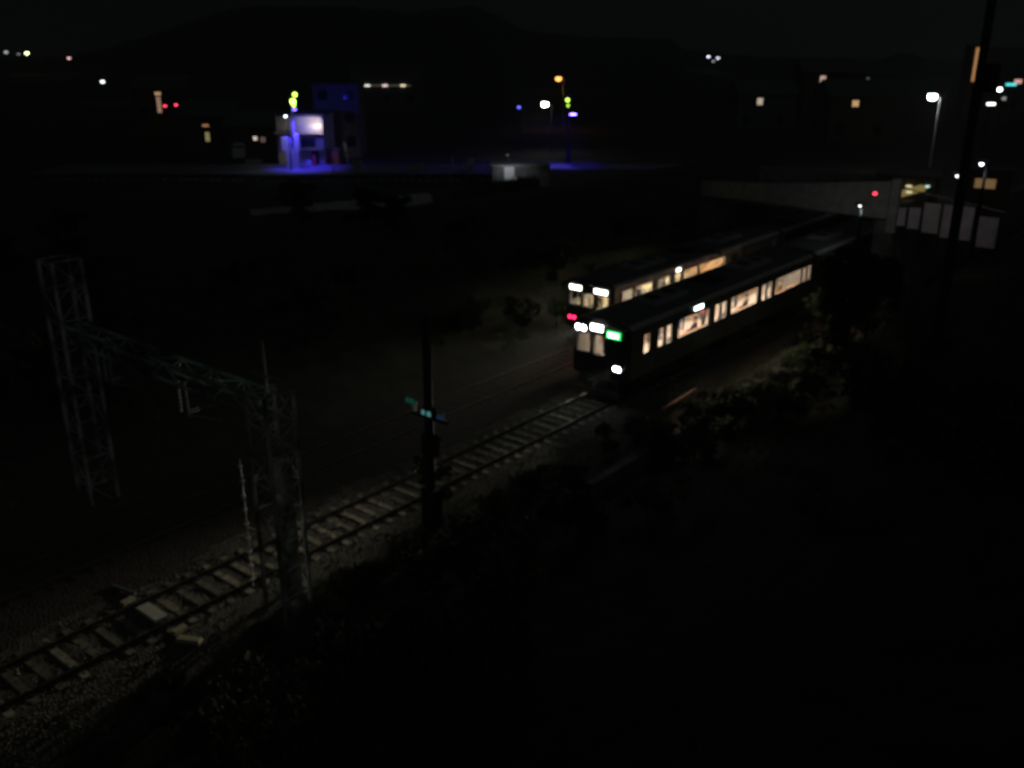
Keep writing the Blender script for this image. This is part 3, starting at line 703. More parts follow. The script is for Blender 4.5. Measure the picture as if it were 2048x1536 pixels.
b = MB(); b.box(-.2, -.14, -.74, -.5, 3.98, 4.1, 0, 0, .02); b.build('lamp', glow('blue_side_glow', (.05, .12, .30), .12), hd)  # dim blue glow panel added on the other side of the head
b = MB(); insul(b, (0, .62, 3.87), (0, .62, 4.2), .10, 3); insul(b, (0, -.62, 3.87), (0, -.62, 4.15), .06, 3); b.build('insulator', M_por, g)
# leafy creeper on its foot
o = bpy.data.objects.new('creeper', leaf_mesh('creeper', .62, 3.4, 1500, .07, M_leafd, 55)); C.objects.link(o); o.parent = g

# small things on the shoulder
r = tthing('marker_stake', 'small white marker lying at the foot of the dark signal post', 'marker', 3.4, 3.35, -.42, rz=R(-70)); MB().box(-.22, .22, -.05, .05, 0, .07, 0, .01, .01).build('stake', M_white, r)
r = tthing('pipe', 'pipe with a painted red reflection running along the right shoulder beside the near train', 'pipe', 16.0, 3.0, .15); MB().tube((0, 0, 0), (2.6, -.05, .12), .06, n=10).build('pipe_run', M_pink, r); MB().bar((.3, 0, -.6), (.3, 0, 0), .05).bar((2.2, 0, -.6), (2.2, 0, .1), .05).build('pipe_support', M_galv, r)
r = tthing('cable_trough', 'grey concrete cable trough along the foot of the right bank', 'cable trough', 8.5, 4.6, -.05); b = MB()
for k in range(9): b.box(k * .9 + .01, k * .9 + .89, -.17, .17, 0, .2)
b.build('lid', M_conc_d, r); MB().box(0, 8.1, -.2, .2, -.5, 0).build('channel', M_conc_d, r)

# ---------------------------------------------------------------- road bridge
g = tthing('road_bridge', 'grey concrete road bridge crossing the cutting behind the trains', 'bridge', 38.5, 0)
b = MB(); b.box(.3, 7.7, -3.6, 7.6, 4.85, 5.35); b.build('deck', M_conc_d, g)
b = MB()                                                                       # parapet, taller toward the right of the picture
pp = [(7.9, 5.15, 6.05), (4, 5.15, 6.25), (0, 5.0, 6.6), (-3.7, 4.9, 7.0)]
for (y0, a, c), (y1, d_, e) in zip(pp, pp[1:]):
    i = len(b.v); b.v += [(0, y0, a), (0, y1, d_), (0, y1, e), (0, y0, c), (.28, y0, a), (.28, y1, d_), (.28, y1, e), (.28, y0, c)]
    for f in ((0, 1, 2, 3), (7, 6, 5, 4), (3, 2, 6, 7), (0, 4, 5, 1), (0, 3, 7, 4), (1, 5, 6, 2)): b.f.append(tuple(i + q for q in f)); b.m.append(0)
b.build('parapet', M_conc, g)
b = MB(); b.box(7.75, 8.0, -3.6, 7.6, 5.36, 6.3); b.build('parapet', M_conc, g)
b = MB(); b.box(-.05, 8.05, 7.0, 8.0, -.5, 4.84); b.build('abutment', M_conc_d, g)
b = MB(); b.box(-.05, 8.05, -4.1, -3.1, -.5, 4.84); b.build('abutment', M_conc_d, g)
b = MB(); b.box(-.14, .36, -4.25, -3.75, 4.2, 7.15, 0, .02, .02); b.build('corner_pillar', M_conc, g)
# retaining walls beyond
for t_, lab in ((-7.45, 'long concrete retaining wall beyond the bridge on the far side of the cutting'), (3.55, 'concrete retaining wall beyond the bridge on the near side of the cutting')):
    r = tthing('retaining_wall', lab, 'wall', 46.8, t_); b = MB()
    for k in range(9): b.box(k * 4.0 + .02, k * 4.0 + 3.98, -.2, .2, -.5, 3.6 - k * .12)
    b.build('panels', M_conc_d, r)
for s_, t_, k_, sc in ((27, -8.6, 1, 1.3), (29.5, -8.5, 0, 1.4), (32, -8.8, 1, 1.5), (34.3, -8.4, 0, 1.5), (36.5, -8.2, 1, 1.6), (37.6, -7.9, 1, 1.3), (35.6, -9.8, 1, 1.6)):
    shrub(k_, T(s_, t_), sc, 'dense shrub on the bank between the far train and the road bridge', 'shrubs beside the far train')
# white fence panels to the right of the bridge
g = tthing('panel_fence', 'row of pale fence panels on dark posts right of the bridge parapet', 'fence', 38.4, 4.3)
xs = [0, .75, 1.45, 2.9, 3.9]
y = 0
for k, (w_, hgt) in enumerate(((.45, 1.0), (.62, 1.15), (.85, 1.6), (1.55, 1.75), (1.1, 1.6))):
    z0 = 4.65 - .165 * y
    b = MB(); b.box(0, .05, -y - w_, -y, z0, z0 + hgt); b.build('panel', M_panel, g)
    b = MB(); b.box(-.06, .08, -y - w_ - .11, -y - w_ - .02, z0 - .8, z0 + hgt + .1); b.build('post', M_dark, g)
    y += w_ + .14
b = MB(); b.bar((.1, 0, 6.7), (.1, -5.4, 5.9), .05); b.build('top_rail', M_galv, g)

# ---------------------------------------------------------------- lamps
def street_lamp(p, zg, col, strength, r, label, watts=0, arm=.8, group='street lamps', lcol=None, cat='street lamp', name='street_lamp', aim=None, cone=150):
    o = thing(name, label, cat, (p.x, p.y, zg), 0, group); h = p.z - zg
    b = MB(); b.tube((arm, .1, 0), (arm, .1, h - .1), .09, .06, 10); b.tube((arm, .1, h - .1), (.12, .0, h + .10), .045, .035, 8); b.build('pole', M_galv if watts > 80 and aim is None else M_dark, o)
    b = MB(); b.box(-.3, .3, -.16, .16, h + .06, h + .2, 0, .08, .05); hd_ = b.build('lamp_head', M_galv, o)
    b = MB(); b.lathe((0, 0, h), [(r * .3, -r * .8), (r * .8, -r * .55), (r, 0), (r * .8, r * .45)], 14)
    b.build('lamp', glow('lamp_%d' % (len(MATS)), col, strength), hd_)
    if watts: spot('street_light', (0, -.05, h - r - .25), (0, -.05, 0) if aim is None else Vector(aim) - Vector((p.x, p.y, zg)), watts, lcol or col, cone, .8, .15, parent=o)
    return o
street_lamp(Y(1117, 157, 150), 1.8, (1, .42, .10), 3.0, .5, 'orange glowing street lamp, highest of the lamps beyond the level crossing', 120)
street_lamp(Y(1090, 208, 112), 1.9, (1, .95, .85), 20, .42, 'white glowing street lamp left of the second crossing mast', 30)
street_lamp(Y(1865, 193, 92), 3.0, (.95, .97, 1), 32, .42, 'brightest white street lamp near the right edge below the hill', 81)
street_lamp(Y(205, 163, 230), 1.5, (.8, .85, .9), 3.2, .5, 'dim white street lamp alone on the left below the hill')
street_lamp(Y(1963, 328, 43), 4.5, (.85, .8, .9), 7.0, .095, 'small bluish white lamp above the brown lit window at the right', 14, arm=.3, aim=T(38.4, 10.5, 4.8), cone=80)
street_lamp(Y(1915, 352, 45), 4.5, (.95, .85, .88), 4, .085, 'small greyish lamp lower left of the bluish one', 30, arm=.3, aim=T(38.4, 6.5, 4.8), cone=95)
street_lamp(Y(1855, 372, 55), 3.5, (.5, .8, .7), 1.2, .13, 'small pale green lamp right of the yellow lit shed', arm=.3)
street_lamp(Y(1720, 412, 48.5), 3.0, (.75, .82, .82), 5, .06, 'tiny white lamp left of the bridge corner pillar', 30, arm=.15, aim=T(38.5, 1.5, 6), cone=140)
for x, y, c, s_, r_, lab in ((12, 104, (.6, .65, .6), 1.2, .8, 'faint grey hill lamp at the far left edge'), (54, 106, (.85, 1, .35), 9, .8, 'yellow green hill lamp near the left edge'),
        (138, 116, (1, .55, .55), 2.2, .7, 'small pinkish hill lamp right of the yellow green one'), (1163, 86, (.8, .85, .95), 2.4, .6, 'single white lamp on the ridge left of centre right'),
        (1417, 113, (.8, .85, 1), 3.6, .65, 'left one of a pair of white hill lamps'), (1436, 116, (.8, .8, 1), 2.8, .65, 'right one of a pair of white hill lamps'), (1427, 122, (.8, .7, .7), .8, .6, 'dim hill lamp between and below a white pair'),
        (1926, 153, (.9, .9, .8), 2.5, .7, 'small white hill lamp left of the tall orange building'), (1715, 134, (1, .08, .1), 3, .7, 'red lamp on the skyline at the right'), (37, 108, (.5, .55, .5), .7, .6, 'very faint hill lamp beside the yellow green one')):
    D = 420 if y > 100 else 560
    p = Y(x, y, D)
    street_lamp(p, p.z - 6, c, s_, r_, lab, group='lamps on the hills')

# ---------------------------------------------------------------- level crossing: masts, blue lamps, houses
def crossing_mast(x, yd, lamps, blue, lab, wb, wide):
    base = Y(x, 300, yd); o = thing('crossing_mast', lab, 'signal mast', (base.x, base.y, 1.9), 0, 'level crossing masts')
    top = Y(x, lamps[0][1] - 12, yd).z - 1.9
    b = MB(); b.tube((0, 0, 0), (0, 0, top), .14, .10, 10); b.build('post', M_conc if wide else M_dark, o)
    b = MB(); b.box(-.8 if wide else -.3, .45 if wide else .3, -.55, .1, 0, 2.0)
    if wide: b.box(-1.25, -.35, -.5, .1, 2.02, 3.4); b.box(.0, .6, -.45, .1, 2.02, 3.7)
    b.build('relay_cabinet', M_white if wide else M_dark, o)
    b = MB(); b.box(-.28, .28, -.1, .1, top - .3 - .36 * len(lamps), top); hd_ = b.build('signal_head', M_dark, o)
    for lx, ly, sz, st_ in lamps:
        p = Y(lx, ly, yd) - Vector((base.x, base.y, 1.9)); q = MB(); q.lathe((p.x, -.16, p.z), [(sz, .05), (sz * .9, 0), (sz * .5, -.04)], 14, axis='y')
        q.build('signal_lamp', glow('sig_green%s' % st_, (.50, 1, .08), st_), hd_)
    p = Y(blue[0], blue[1], yd) - Vector((base.x, base.y, 1.9))
    b = MB(); yo = -.5 if wide else -1.9; b.bar((0, 0, p.z + .1), (p.x, yo, p.z + .1), .05); ar = b.build('lamp_arm', M_galv, o)
    b = MB(); b.lathe((p.x, yo, p.z), [(.05, -.12), (blue[2], -.08), (blue[2], .04), (.05, .08)], 12); b.build('blue_lamp', glow('blue%s' % blue[3], (.16, .10, 1), blue[3]), ar)
    spot('blue_light', (p.x, -.75 if wide else -2.3, p.z - .35), (p.x + (.6 if wide else 0), -.3 if wide else -3, 0), wb * .8, (.05, .028, 1), 88, .9, .12, parent=o)
    spot('blue_spill', (p.x + .1, -.8, p.z - .3), (p.x + 6, 13, 2) if wide else (p.x - 9, -2.5, -1), wb * (.14 if wide else .9), (.05, .035, 1), 100, .8, .12, parent=o)
    return o
crossing_mast(590, 99, ((590, 189, .23, 5), (586, 203, .28, 9), (588, 210, .2, 4)), (591, 218, .2, 7), 'level crossing mast with three green lamps beside the blue lit house', 4800, True)
crossing_mast(1137, 104, ((1135, 200, .20, 4), (1136, 211, .15, 2)), (1144, 226, .36, 16), 'level crossing mast with two green lamps over a bright blue lamp', 1300, False)
street_lamp(Y(571, 232, 97), 1.9, (.95, .93, 1), 7, .15, 'small white lamp on a post in front of the blue lit house', 60, arm=.15)
street_lamp(Y(1038, 214, 118), 1.9, (.12, .14, 1), 2.4, .22, 'small dim blue lamp left of the white street lamp', arm=.2)
def house(name, lab, p, wd, dp, hg, wallm, wins, rz=0, roof='gable', cat='house', group=None, roofm=None, base=None):
    o = thing(name, lab, cat, (p.x, p.y, base if base is not None else hxy(p.x, p.y) - .3), rz, group)
    b = MB(); b.box(-wd / 2, wd / 2, 0, dp, 0, hg); b.build('wall', wallm, o)
    b = MB()
    if roof == 'gable':
        y = .5; b.prof([(-.5, hg + .02), (dp + .5, hg + .02), (dp / 2, hg + .02 + dp * .3)], -wd / 2 - .4, wd / 2 + .4)
    else: b.box(-wd / 2 - .15, wd / 2 + .15, -.15, dp + .15, hg + .003, hg + .25)
    b.build('roof', roofm or M_tile, o)
    for (x, z, w_, h_, m_) in wins:
        f = MB(); t_ = .05
        f.box(x - w_ / 2 - t_, x + w_ / 2 + t_, -.05, .02, z + h_ / 2, z + h_ / 2 + t_); f.box(x - w_ / 2 - t_, x + w_ / 2 + t_, -.07, .02, z - h_ / 2 - t_, z - h_ / 2)
        f.box(x - w_ / 2 - t_, x - w_ / 2, -.05, .02, z - h_ / 2, z + h_ / 2); f.box(x + w_ / 2, x + w_ / 2 + t_, -.05, .02, z - h_ / 2, z + h_ / 2); f.box(x - .02, x + .02, -.045, -.03, z - h_ / 2, z + h_ / 2)
        fo = f.build('window', M_wall2, o)
        MB().box(x - w_ / 2, x + w_ / 2, -.03, -.005, z - h_ / 2, z + h_ / 2).build('pane', m_, fo)
    return o
W = M_glassd
# the blue lit house at the crossing
hp = Y(604, 320, 103)
ho = house('house', 'two storey cream house lit blue from below at the level crossing', hp, 5.0, 6.5, 5.3, M_wall1, [(-.8, 2.6, .8, .8, W), (.4, 2.55, .7, .8, W), (1.2, 2.55, .7, .8, W), (1.5, .9, .7, 1.6, W)], roof='flat', roofm=M_tile, base=1.8)
b = MB(); b.box(-2.6, 2.62, -.9, -.02, 3.55, 3.68); b.box(-.2, 2.62, -.9, -.82, 3.68, 4.5); ho2 = b.build('balcony', M_wall1, ho)
b = MB(); b.box(-.35, 2.5, -1.05, -.03, 1.9, 2.0); b.build('canopy', M_wall2, ho)
spot('house_lamp', (2.4, -1.6, 5.1), (1.2, 0, 3.6), 260, (1, .86, .70), 120, 1, .08, parent=ho)
house('apartment_block', 'tall dark bluish block standing right behind the blue lit house', Y(679, 320, 112), 5.2, 5, 8.2, mat('render_blue_grey', (.13, .13, .16), .85, 0, (.16, .16, .19), 2), [(-1.5, 2, 1, 1.2, W), (1.5, 2, 1, 1.2, W), (-1.5, 4.8, 1, 1.2, W), (1.5, 4.8, 1, 1.2, W), (-1.5, 7.2, 1, 1, W), (1.5, 7.2, 1, 1, W)], roof='flat', cat='apartment block', base=1.7)
house('house', 'low dark house left of the blue lit one with two small pale windows', Y(505, 300, 112), 6, 6, 3.6, M_wall3, [(.45, 2.35, .42, .42, glow('win_pale', (1, .82, .72), .9)), (1.35, 2.2, .55, .6, glow('win_dim', (.5, .35, .28), .22)), (-1.6, 1.5, .9, 1.0, W)], base=1.7)
house('house', 'dark house at the left with a small orange window over a greenish yellow one', Y(418, 300, 118), 6, 6, 4.4, M_wall3, [(-.1, 3.35, .75, .28, glow('win_or', (.9, .42, .2), .45)), (0, 2.0, .5, 1.1, glow('win_yg', (.6, .55, .25), .42)), (1.8, 1.8, .8, 1, W)], base=1.7)
hh = house('house', 'dark house at the far left with a tall brownish lit stair window', Y(322, 240, 150), 8, 7, 6.4, M_wall3, [(0, 4.1, .62, 2.4, glow('win_stair', (.75, .45, .30), .45)), (0, 5.75, .9, .45, glow('win_top', (.9, .55, .28), .6)), (-2.5, 3, 1, 1.2, W)], base=1.7)
for x, y in ((330, 212), (352, 210)):
    p = Y(x, y, 128); o = thing('warning_light', 'red warning light on a short post, %s of two at the far left house' % ('left' if x < 340 else 'right'), 'warning light', (p.x, p.y, 1.8), 0, 'red lights at the left')
    MB().tube((0, 0, 0), (0, 0, p.z - 1.9), .06, n=8).build('post', M_dark, o); MB().lathe((0, 0, p.z - 1.8), [(.08, -.12), (.2, -.06), (.2, .06), (.08, .12)], 12).build('lamp', glow('warn_red', (1, .05, .12), 3.5), o)
# corridor building with three lights
cbp = Y(776, 260, 205)
cb = house('apartment_block', 'long dark block below the hill with a row of three corridor lights', cbp, 15, 8, 9.5, M_wall2, [(-5, 3, 1.2, 1.5, W), (0, 3, 1.2, 1.5, W), (5, 3, 1.2, 1.5, W)], roof='flat', cat='apartment block', base=1.2)
zc = Y(776, 171, 205).z - 1.2
MB().box(-5.4, 5.2, -.12, -.02, zc - .12, zc + .12).build('corridor_strip', glow('strip', (.5, .45, .36), .16), cb)
for x, c in ((735, (1, 1, .85)), (770, (1, .78, .72)), (806, (1, .85, .55))):
    MB().box(Y(x, 171, 205).x - cbp.x - .55, Y(x, 171, 205).x - cbp.x + .55, -.25, -.13, zc - .16, zc + .16).build('corridor_light', glow('cl%d' % x, c, 1.5), cb)
# houses on the right with single lit windows
for x, y, D, w_, h_, c, e, wl, lab in ((1520, 203, 150, .85, 1.0, (1, .82, .62), .55, M_wall2, 'dark house with one small square cream lit window right of centre'),
        (1645, 165, 170, .95, 2.2, (1, .70, .55), .6, M_wall3, 'dark house with one tall pinkish lit window'),
        (1711, 207, 130, .85, .8, (1, .60, .28), .65, M_wall3, 'dark house with one small orange lit window'),
        (1735, 164, 190, .6, 1.6, (.35, .38, .28), .35, M_wall2, 'dark house with one narrow dim greenish window')):
    p = Y(x, y, D); z0 = 1.6; house('house', lab, Vector((p.x + 1.2, p.y, 0)), 9, 7, max(5.2, p.z - z0 + h_ / 2 + .5), wl, [(-1.2, p.z - z0, w_, h_, glow('hw%d' % x, c, e)), (2.2, 2, 1.1, 1.2, W), (-3, 2, 1.1, 1.2, W)], group='dark houses beyond the bridge', base=z0)
# right edge cluster
p = Y(1956, 128, 170); z0 = 1.0
o = house('apartment_block', 'tall dark block at the right edge with an orange lit stair tower', Vector((p.x + 5.2, p.y, 0)), 7, 8, 13, M_wall2, [(0, 4, 1.2, 1.4, W), (2.2, 4, 1.2, 1.4, W)], roof='flat', cat='apartment block', base=z0)
b = MB(); b.box(-6.3, -3.9, .6, 3.2, 0, p.z + 3.2 - z0); st1 = b.build('stair_tower', M_wall3, o)
b = MB(); b.box(-5.65, -4.75, .54, .594, p.z - 2.9 - z0, p.z + 2.7 - z0); b.build('stair_window', glow('stair_or', (.85, .42, .16), .5), st1)
p = Y(2017, 152, 230)
house('apartment_block', 'faint brownish lit block at the right edge', Vector((p.x, p.y, 0)), 3.2, 4, p.z + 1.7, mat('lit_brown', (.3, .2, .16), .9), [(0, p.z - .3, 2.6, 3.0, glow('facade_glow', (.33, .20, .16), .45))], roof='flat', cat='apartment block', base=0)  # glowing pane stands for the light falling on the brown facade
for x, y, w_, h_, c, e, lab in ((1988, 179, 1.9, .38, (1, 1, .92), 9, 'long bright white shop light at the right edge'), (1982, 208, 1.0, .3, (1, 1, .9), 3.5, 'short white shop light below the long one'), (2022, 169, 1.3, .32, (.1, .75, .72), 1.3, 'teal shop light at the right edge'), (2036, 163, .9, .5, (1, .5, .45), .7, 'pinkish shop light at the right edge'), (2008, 197, .45, .4, (.6, .6, .55), .5, 'dim grey lamp between the shop lights')):
    D = 118; p = Y(x, y, D); o = thing('shop_light', lab, 'sign light', (p.x, p.y, 2), 0, 'shop lights at the right edge')
    hgt = p.z - 2
    MB().tube((0, .25, 0), (0, .25, hgt), .07, n=8).build('post', M_dark, o); MB().box(-w_ / 2 - .06, w_ / 2 + .06, 0, .18, hgt - h_ / 2 - .06, hgt + h_ / 2 + .06).build('box', M_dark, o)
    q = MB(); q.box(-w_ / 2, w_ / 2, -.05, -.003, hgt - h_ / 2, hgt + h_ / 2); q.build('lit_panel', glow('sl%d' % x, c, e), o)
# yellow lit shed and brown lit window behind the fence
p = Y(1812, 385, 56)
o = thing('shed', 'low shed with a slanting yellow lit opening behind the pale fence', 'shed', (p.x, p.y, 2.5), R(-28))
hz_ = p.z - 2.5
MB().box(-1.6, 1.6, .25, 2.6, 0, hz_ + .9).build('wall', M_wall3, o); MB().box(-1.8, 1.8, -.3, 2.8, hz_ + .903, hz_ + 1.05).build('roof', M_tile, o)
b = MB(); b.quad([(-1.05, .2, hz_ - .62), (1.05, .2, hz_ + .15), (1.05, .2, hz_ + .6), (-1.05, .2, hz_ - .22)]); b.quad([(-1.05, .24, hz_ - .62), (-1.05, .24, hz_ - .22), (1.05, .24, hz_ + .6), (1.05, .24, hz_ + .15)]); op = b.build('lit_opening', glow('shed_y', (.50, .40, .13), .38), o)
for x, z in ((-.8, -.42), (.15, .02), (.1, .36)): MB().box(x - .16, x + .16, .1, .19, hz_ + z - .06, hz_ + z + .06).build('tube_light', glow('tube_y', (1, .88, .5), .8), op)
p = Y(1970, 368, 62)
o = thing('shed', 'small brown lit hut at the right edge behind the utility pole', 'shed', (p.x, p.y, 3), R(-30)); hz_ = p.z - 3
MB().box(-1.5, 1.5, .1, 2, 0, hz_ + .8).build('wall', M_wall3, o); MB().box(-1.7, 1.7, -.1, 2.2, hz_ + .803, hz_ + .95).build('roof', M_tile, o)
MB().box(-.62, .62, .03, .095, hz_ - .28, hz_ + .32).build('lit_window', glow('hut_b', (.36, .22, .10), .42), o)
# red lamp on the bridge corner
p = Y(1750, 387, 47.0); sp2, tp2 = st(p.x, p.y)
o = thing('warning_light', 'red light on the corner pillar of the road bridge', 'warning light', (p.x, p.y, p.z), 0)
MB().lathe((0, 0, 0), [(.04, -.08), (.10, -.04), (.10, .04), (.04, .08)], 12).build('lamp', glow('warn_red2', (1, .04, .08), 3.2), o); MB().bar((0, .05, -.05), (0, .6, -.05), .05).build('bracket', M_dark, o)
# utility pole at the right
bp_ = G(1893, 560, 5.0); zb = hxy(bp_.x, bp_.y)
o = thing('utility_pole', 'tall dark utility pole rising out of the picture at the right', 'utility pole', (bp_.x, bp_.y, zb))
MB().tube((0, 0, -.5), (0, 0, 15.5), .22, .15, 14).build('pole', M_dark, o)
for z in (14.4, 15.2):
    MB().bar((-.95, .1, z), (.95, -.1, z), .09).build('crossarm', M_dark, o)
MB().lathe((.42, 0, 11.0), [(.28, -.5), (.3, -.45), (.3, .45), (.2, .52)], 14).build('transformer', M_dark, o)
# crossing clutter
p = Y(478, 318, 108); o = thing('van', 'small white van seen from the front left of the crossing', 'van', (p.x, p.y, 1.95), R(12))
b = MB(); b.box(-.7, .7, 0, 2.9, .28, 1.0, 0, .02, .02); b.box(-.66, .66, .25, 2.85, 1.0, 1.75, 0, .1, .1); b.build('body', M_car, o)
MB().quad([(-.58, .27, 1.06), (.58, .27, 1.06), (.52, .32, 1.6), (-.52, .32, 1.6)]).build('windscreen', M_glassd, o)
for x in (-.62, .62):
    for y in (.55, 2.35): MB().lathe((x - .08, y, .28), [(.27, 0), (.28, .03), (.28, .14), (.22, .17)], 16, axis='x').build('wheel', M_blk, o)
for x in (-.5, .5): MB().box(x - .12, x + .12, -.03, .0, .62, .78).build('headlight', M_por, o)
p = Y(505, 322, 104); o = thing('loading_platform', 'low grey platform between the white van and the blue lit house', 'platform', (p.x, p.y, 1.9)); MB().box(-.9, .9, 0, 1.2, 0, .5, 0, .05, .05).build('slab', M_conc, o)
p = Y(690, 300, 106); o = thing('bollard', 'tall pale post leaning beside the dark block at the crossing', 'post', (p.x + .1, p.y, 1.9)); MB().tube((.12, 0, 0), (-.1, 0, 2.2), .13, .11, 10).build('post', M_white, o); MB().tube((.02, 0, 1.0), (-.02, 0, 1.3), .137, .133, 10).build('band', M_wall2, o)
p = Y(628, 310, 100); o = thing('sign_post', 'narrow red sign standing against the blue lit house', 'sign', (p.x, p.y, 1.9)); MB().box(-.14, .14, -.04, .04, .35, 1.5).build('board', M_red, o); MB().tube((0, .07, 0), (0, .07, 1.4), .03).build('post', M_galv, o)
p = Y(617, 318, 99.5); o = thing('round_mirror', 'small pale round mirror at the foot of the blue lit house', 'mirror', (p.x, p.y, 1.9)); MB().lathe((0, 0, .75), [(.05, -.03), (.27, 0), (.25, .04)], 16, axis='y').build('mirror_disc', M_por, o); MB().tube((0, .08, 0), (0, .08, .7), .03).build('post', M_galv, o)
p = Y(660, 305, 104); o = thing('shed', 'reddish brown lean-to right of the blue lit house', 'shed', (p.x, p.y, 1.8)); MB().box(-.9, .9, 0, 1.5, 0, 1.7).build('wall', mat('red_brown_boards', (.35, .12, .09), .85, 0, (.28, .1, .07), 7), o); MB().box(-1.05, 1.05, -.15, 1.6, 1.703, 1.8).build('roof', M_tile, o)
# crossing road and its track
b = MB()
for (xa, ya), (xb, yb) in (((430, 340), (930, 352)),):
    pts = [G(430, 346, 1.95), G(700, 350, 1.95), G(920, 352, 1.95), G(900, 333, 1.95), G(735, 322, 1.95), G(560, 324, 1.95), G(430, 330, 1.95)]
    c = Vector((0, 0, 0))
road = MB(); xsr = [-48 + 3 * k for k in range(24)]
for i, x in enumerate(xsr):
    for yy in (93.5, 96, 99, 102):
        road.v.append((x, yy + .06 * x * 0, 2.18))
for i in range(len(xsr) - 1):
    for j in range(3): road.f.append((i * 4 + j, i * 4 + j + 1, (i + 1) * 4 + j + 1, (i + 1) * 4 + j)); road.m.append(0)
tag(road.build('road', mat('pale_road', (.16, .16, .17), .6, 0, (.22, .22, .23), 3)), kind='structure')
for k, yy in enumerate((89.0, 90.45)):
    pass
o = thing('railway_track', 'branch railway track in front of the level crossing masts', 'railway track', (-12, 90, 2.15), R(-2), 'branch line')
for yy in (-.72, .72): MB().box(-34, 26, yy - .035, yy + .035, .06, .2, 0).box(-34, 26, yy - .03, yy + .03, .2, .204, 1).build('rail', [M_rust, M_rail], o)
me = MB().box(-.13, .13, -1.15, 1.15, -.08, .06, 0, .02, .02).mesh('sleeper', M_slp)
for k in range(80): q = bpy.data.objects.new('sleeper', me); C.objects.link(q); q.parent = o; q.location = (-33 + k * .74, 0, 0)
for x in (905, 927, 945):
    p = Y(x, 325, 95); o = thing('bollard', 'short grey post beside the branch track, %s of three' % {905: 'leftmost', 927: 'middle', 945: 'rightmost'}[x], 'post', (p.x, p.y, 1.9), 0, 'posts beside the branch track'); MB().tube((0, 0, 0), (0, 0, 2.0 if x == 905 else 1.4), .09, .08, 8).build('post', M_conc, o); MB().lathe((0, 0, 1.98 if x == 905 else 1.38), [(.11, 0), (.11, .05), (.04, .09)], 8).build('cap', M_dark, o)
# lineside clutter between the two masts
r = thing('trackside_fence', 'low post and rail fence along the branch track between the two crossing masts', 'fence', (-17.5, 92.3, 2.0)); L_ = 17
b = MB()
for z in (.55, 1.0): b.bar((0, 0, z), (L_, .6, z), .06)
b.build('rail_bar', M_conc, r); 
for k in range(10): MB().box(k * L_ / 9 - .06, k * L_ / 9 + .06, -.06 + .6 * k / 9, .06 + .6 * k / 9, -.3, 1.12, 0, .01, .01).build('post', M_conc, r)
for x, w_, h_, lab in ((-15.5, .9, 1.2, 'left'), (-9.6, 1.3, .9, 'middle'), (-4.2, .7, 1.4, 'right')):
    r = thing('relay_box', 'pale relay box on the ground between the crossing masts, %s one of three' % lab, 'relay box', (x, 94.6, 2.1), 0, 'relay boxes between the masts')
    MB().box(-w_ / 2, w_ / 2, 0, .5, 0, h_, 0, .02, .02).build('cabinet', M_conc, r); MB().box(-w_ / 2 - .05, w_ / 2 + .05, -.05, .55, h_ + .003, h_ + .07).build('lid', M_galv, r); MB().box(-.03, .03, -.03, -.003, h_ * .45, h_ * .6).build('handle', M_dark, r)
# purple lit low wall
a, c = G(500, 430, 2.0), G(862, 406, 2.0)
L = (c - a).length; o = thing('low_wall', 'long low pale wall lit purple at its right end below the crossing', 'wall', a, math.atan2(c.y - a.y, c.x - a.x)); b = MB(); n = 9
for k in range(n):
    xa, xb, hh_ = L * k / n + .02, L * (k + 1) / n - .02, .35 + .45 * k / n
    b.quad([(xa, -1.1, -.3), (xb, -1.1, -.3), (xb, 0, hh_), (xa, 0, hh_)]); b.box(xa, xb, 0, .5, -.6, hh_ - .004)
b.build('wall_panels', mat('pale_wall', (.55, .52, .56), .8, 0, (.45, .42, .46), 1.5), o); MB().box(0, L, -1.25, -1.12, -.9, -.25).build('footing', M_conc_d, o)
for x in (757, 782):
    p = G(x, 420, 1.7); shrub(1, p, .8, 'dark shrub growing over the purple lit wall, %s of two' % ('left' if x < 770 else 'right'))
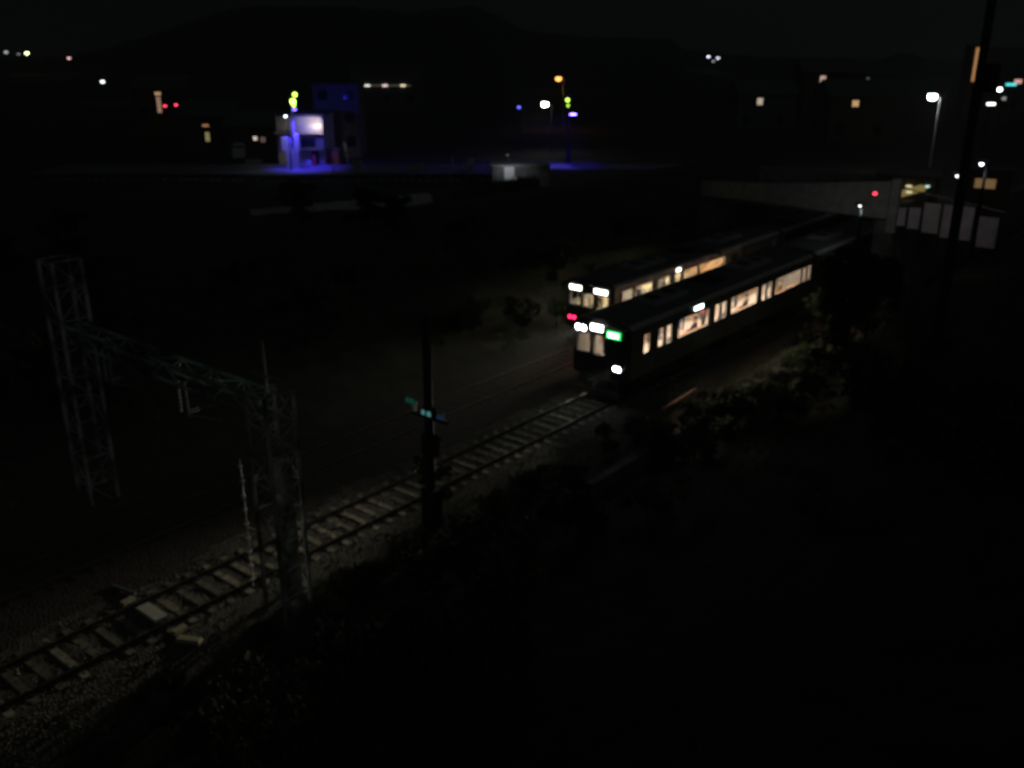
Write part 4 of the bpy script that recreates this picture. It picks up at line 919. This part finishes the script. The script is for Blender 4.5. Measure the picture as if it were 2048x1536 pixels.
# grey block hut
a = G(985, 376, 2.2); o = thing('concrete_hut', 'grey concrete enclosure with one white patch beyond the cutting', 'hut', (a.x, a.y, 1.8), R(4))
wdt = G(1100, 377, 2.2).x - a.x
MB().box(0, wdt, 0, 2.8, 0, 2.3).build('wall', M_conc_d, o); MB().box(-.12, wdt + .12, -.12, 2.9, 2.303, 2.4).build('roof', M_conc, o)
b = MB(); b.box(1.05, 1.95, -.05, -.003, 1.05, 2.25); b.box(1.75, 2.35, -.055, -.004, .55, 1.35); b.build('white_panel', M_white, o)
MB().box(2.85, 3.25, -.06, -.003, .1, 1.1).build('hatch', M_dark, o)
spot('hut_light', (1.2, -2.2, 3.2), (1.7, 0, 1.4), 95, (.85, .9, 1), 110, 1, .1, parent=o)
b = MB(); b.lathe((1.2, -2.2, 3.5), [(.03, -.03), (.06, 0), (.03, .03)], 8); b.build('lamp', glow('hut_lamp', (.9, .95, 1), .6), o); MB().tube((1.2, -2.2, 3.52), (1.2, .1, 2.9), .02, n=6).build('lamp_arm', M_dark, o)
a, c = G(1085, 379, 2.0), G(1176, 386, 2.0); o = thing('kerb_wall', 'low kerb wall right of the grey enclosure', 'wall', a, math.atan2(c.y - a.y, c.x - a.x)); MB().box(0, (c - a).length, -.15, .15, -.4, .22).box(0, (c - a).length, -.18, .18, .222, .3).build('wall', M_conc, o)
for x, y in ((1010, 392), (985, 400), (1050, 396), (930, 410), (960, 394)):
    shrub(2, G(x, y, 1.8), 1.6, 'dry grass clump on the slope below the grey enclosure', 'dry grass clumps', 'grass_tuft', 'grass tuft')

# ---------------------------------------------------------------- air
hm = bpy.data.materials.new('haze_air'); hm.use_nodes = True; n = hm.node_tree; n.nodes.clear()
o_ = n.nodes.new('ShaderNodeOutputMaterial'); v_ = n.nodes.new('ShaderNodeVolumePrincipled')
v_.inputs['Color'].default_value = (.9, .92, .95, 1); v_.inputs['Density'].default_value = HAZE; v_.inputs['Anisotropy'].default_value = .3
n.links.new(v_.outputs[0], o_.inputs['Volume'])
hz = MB(); hz.box(-1900, 1900, -1000, 1700, -60, 120); tag(hz.build('haze', hm), kind='stuff')
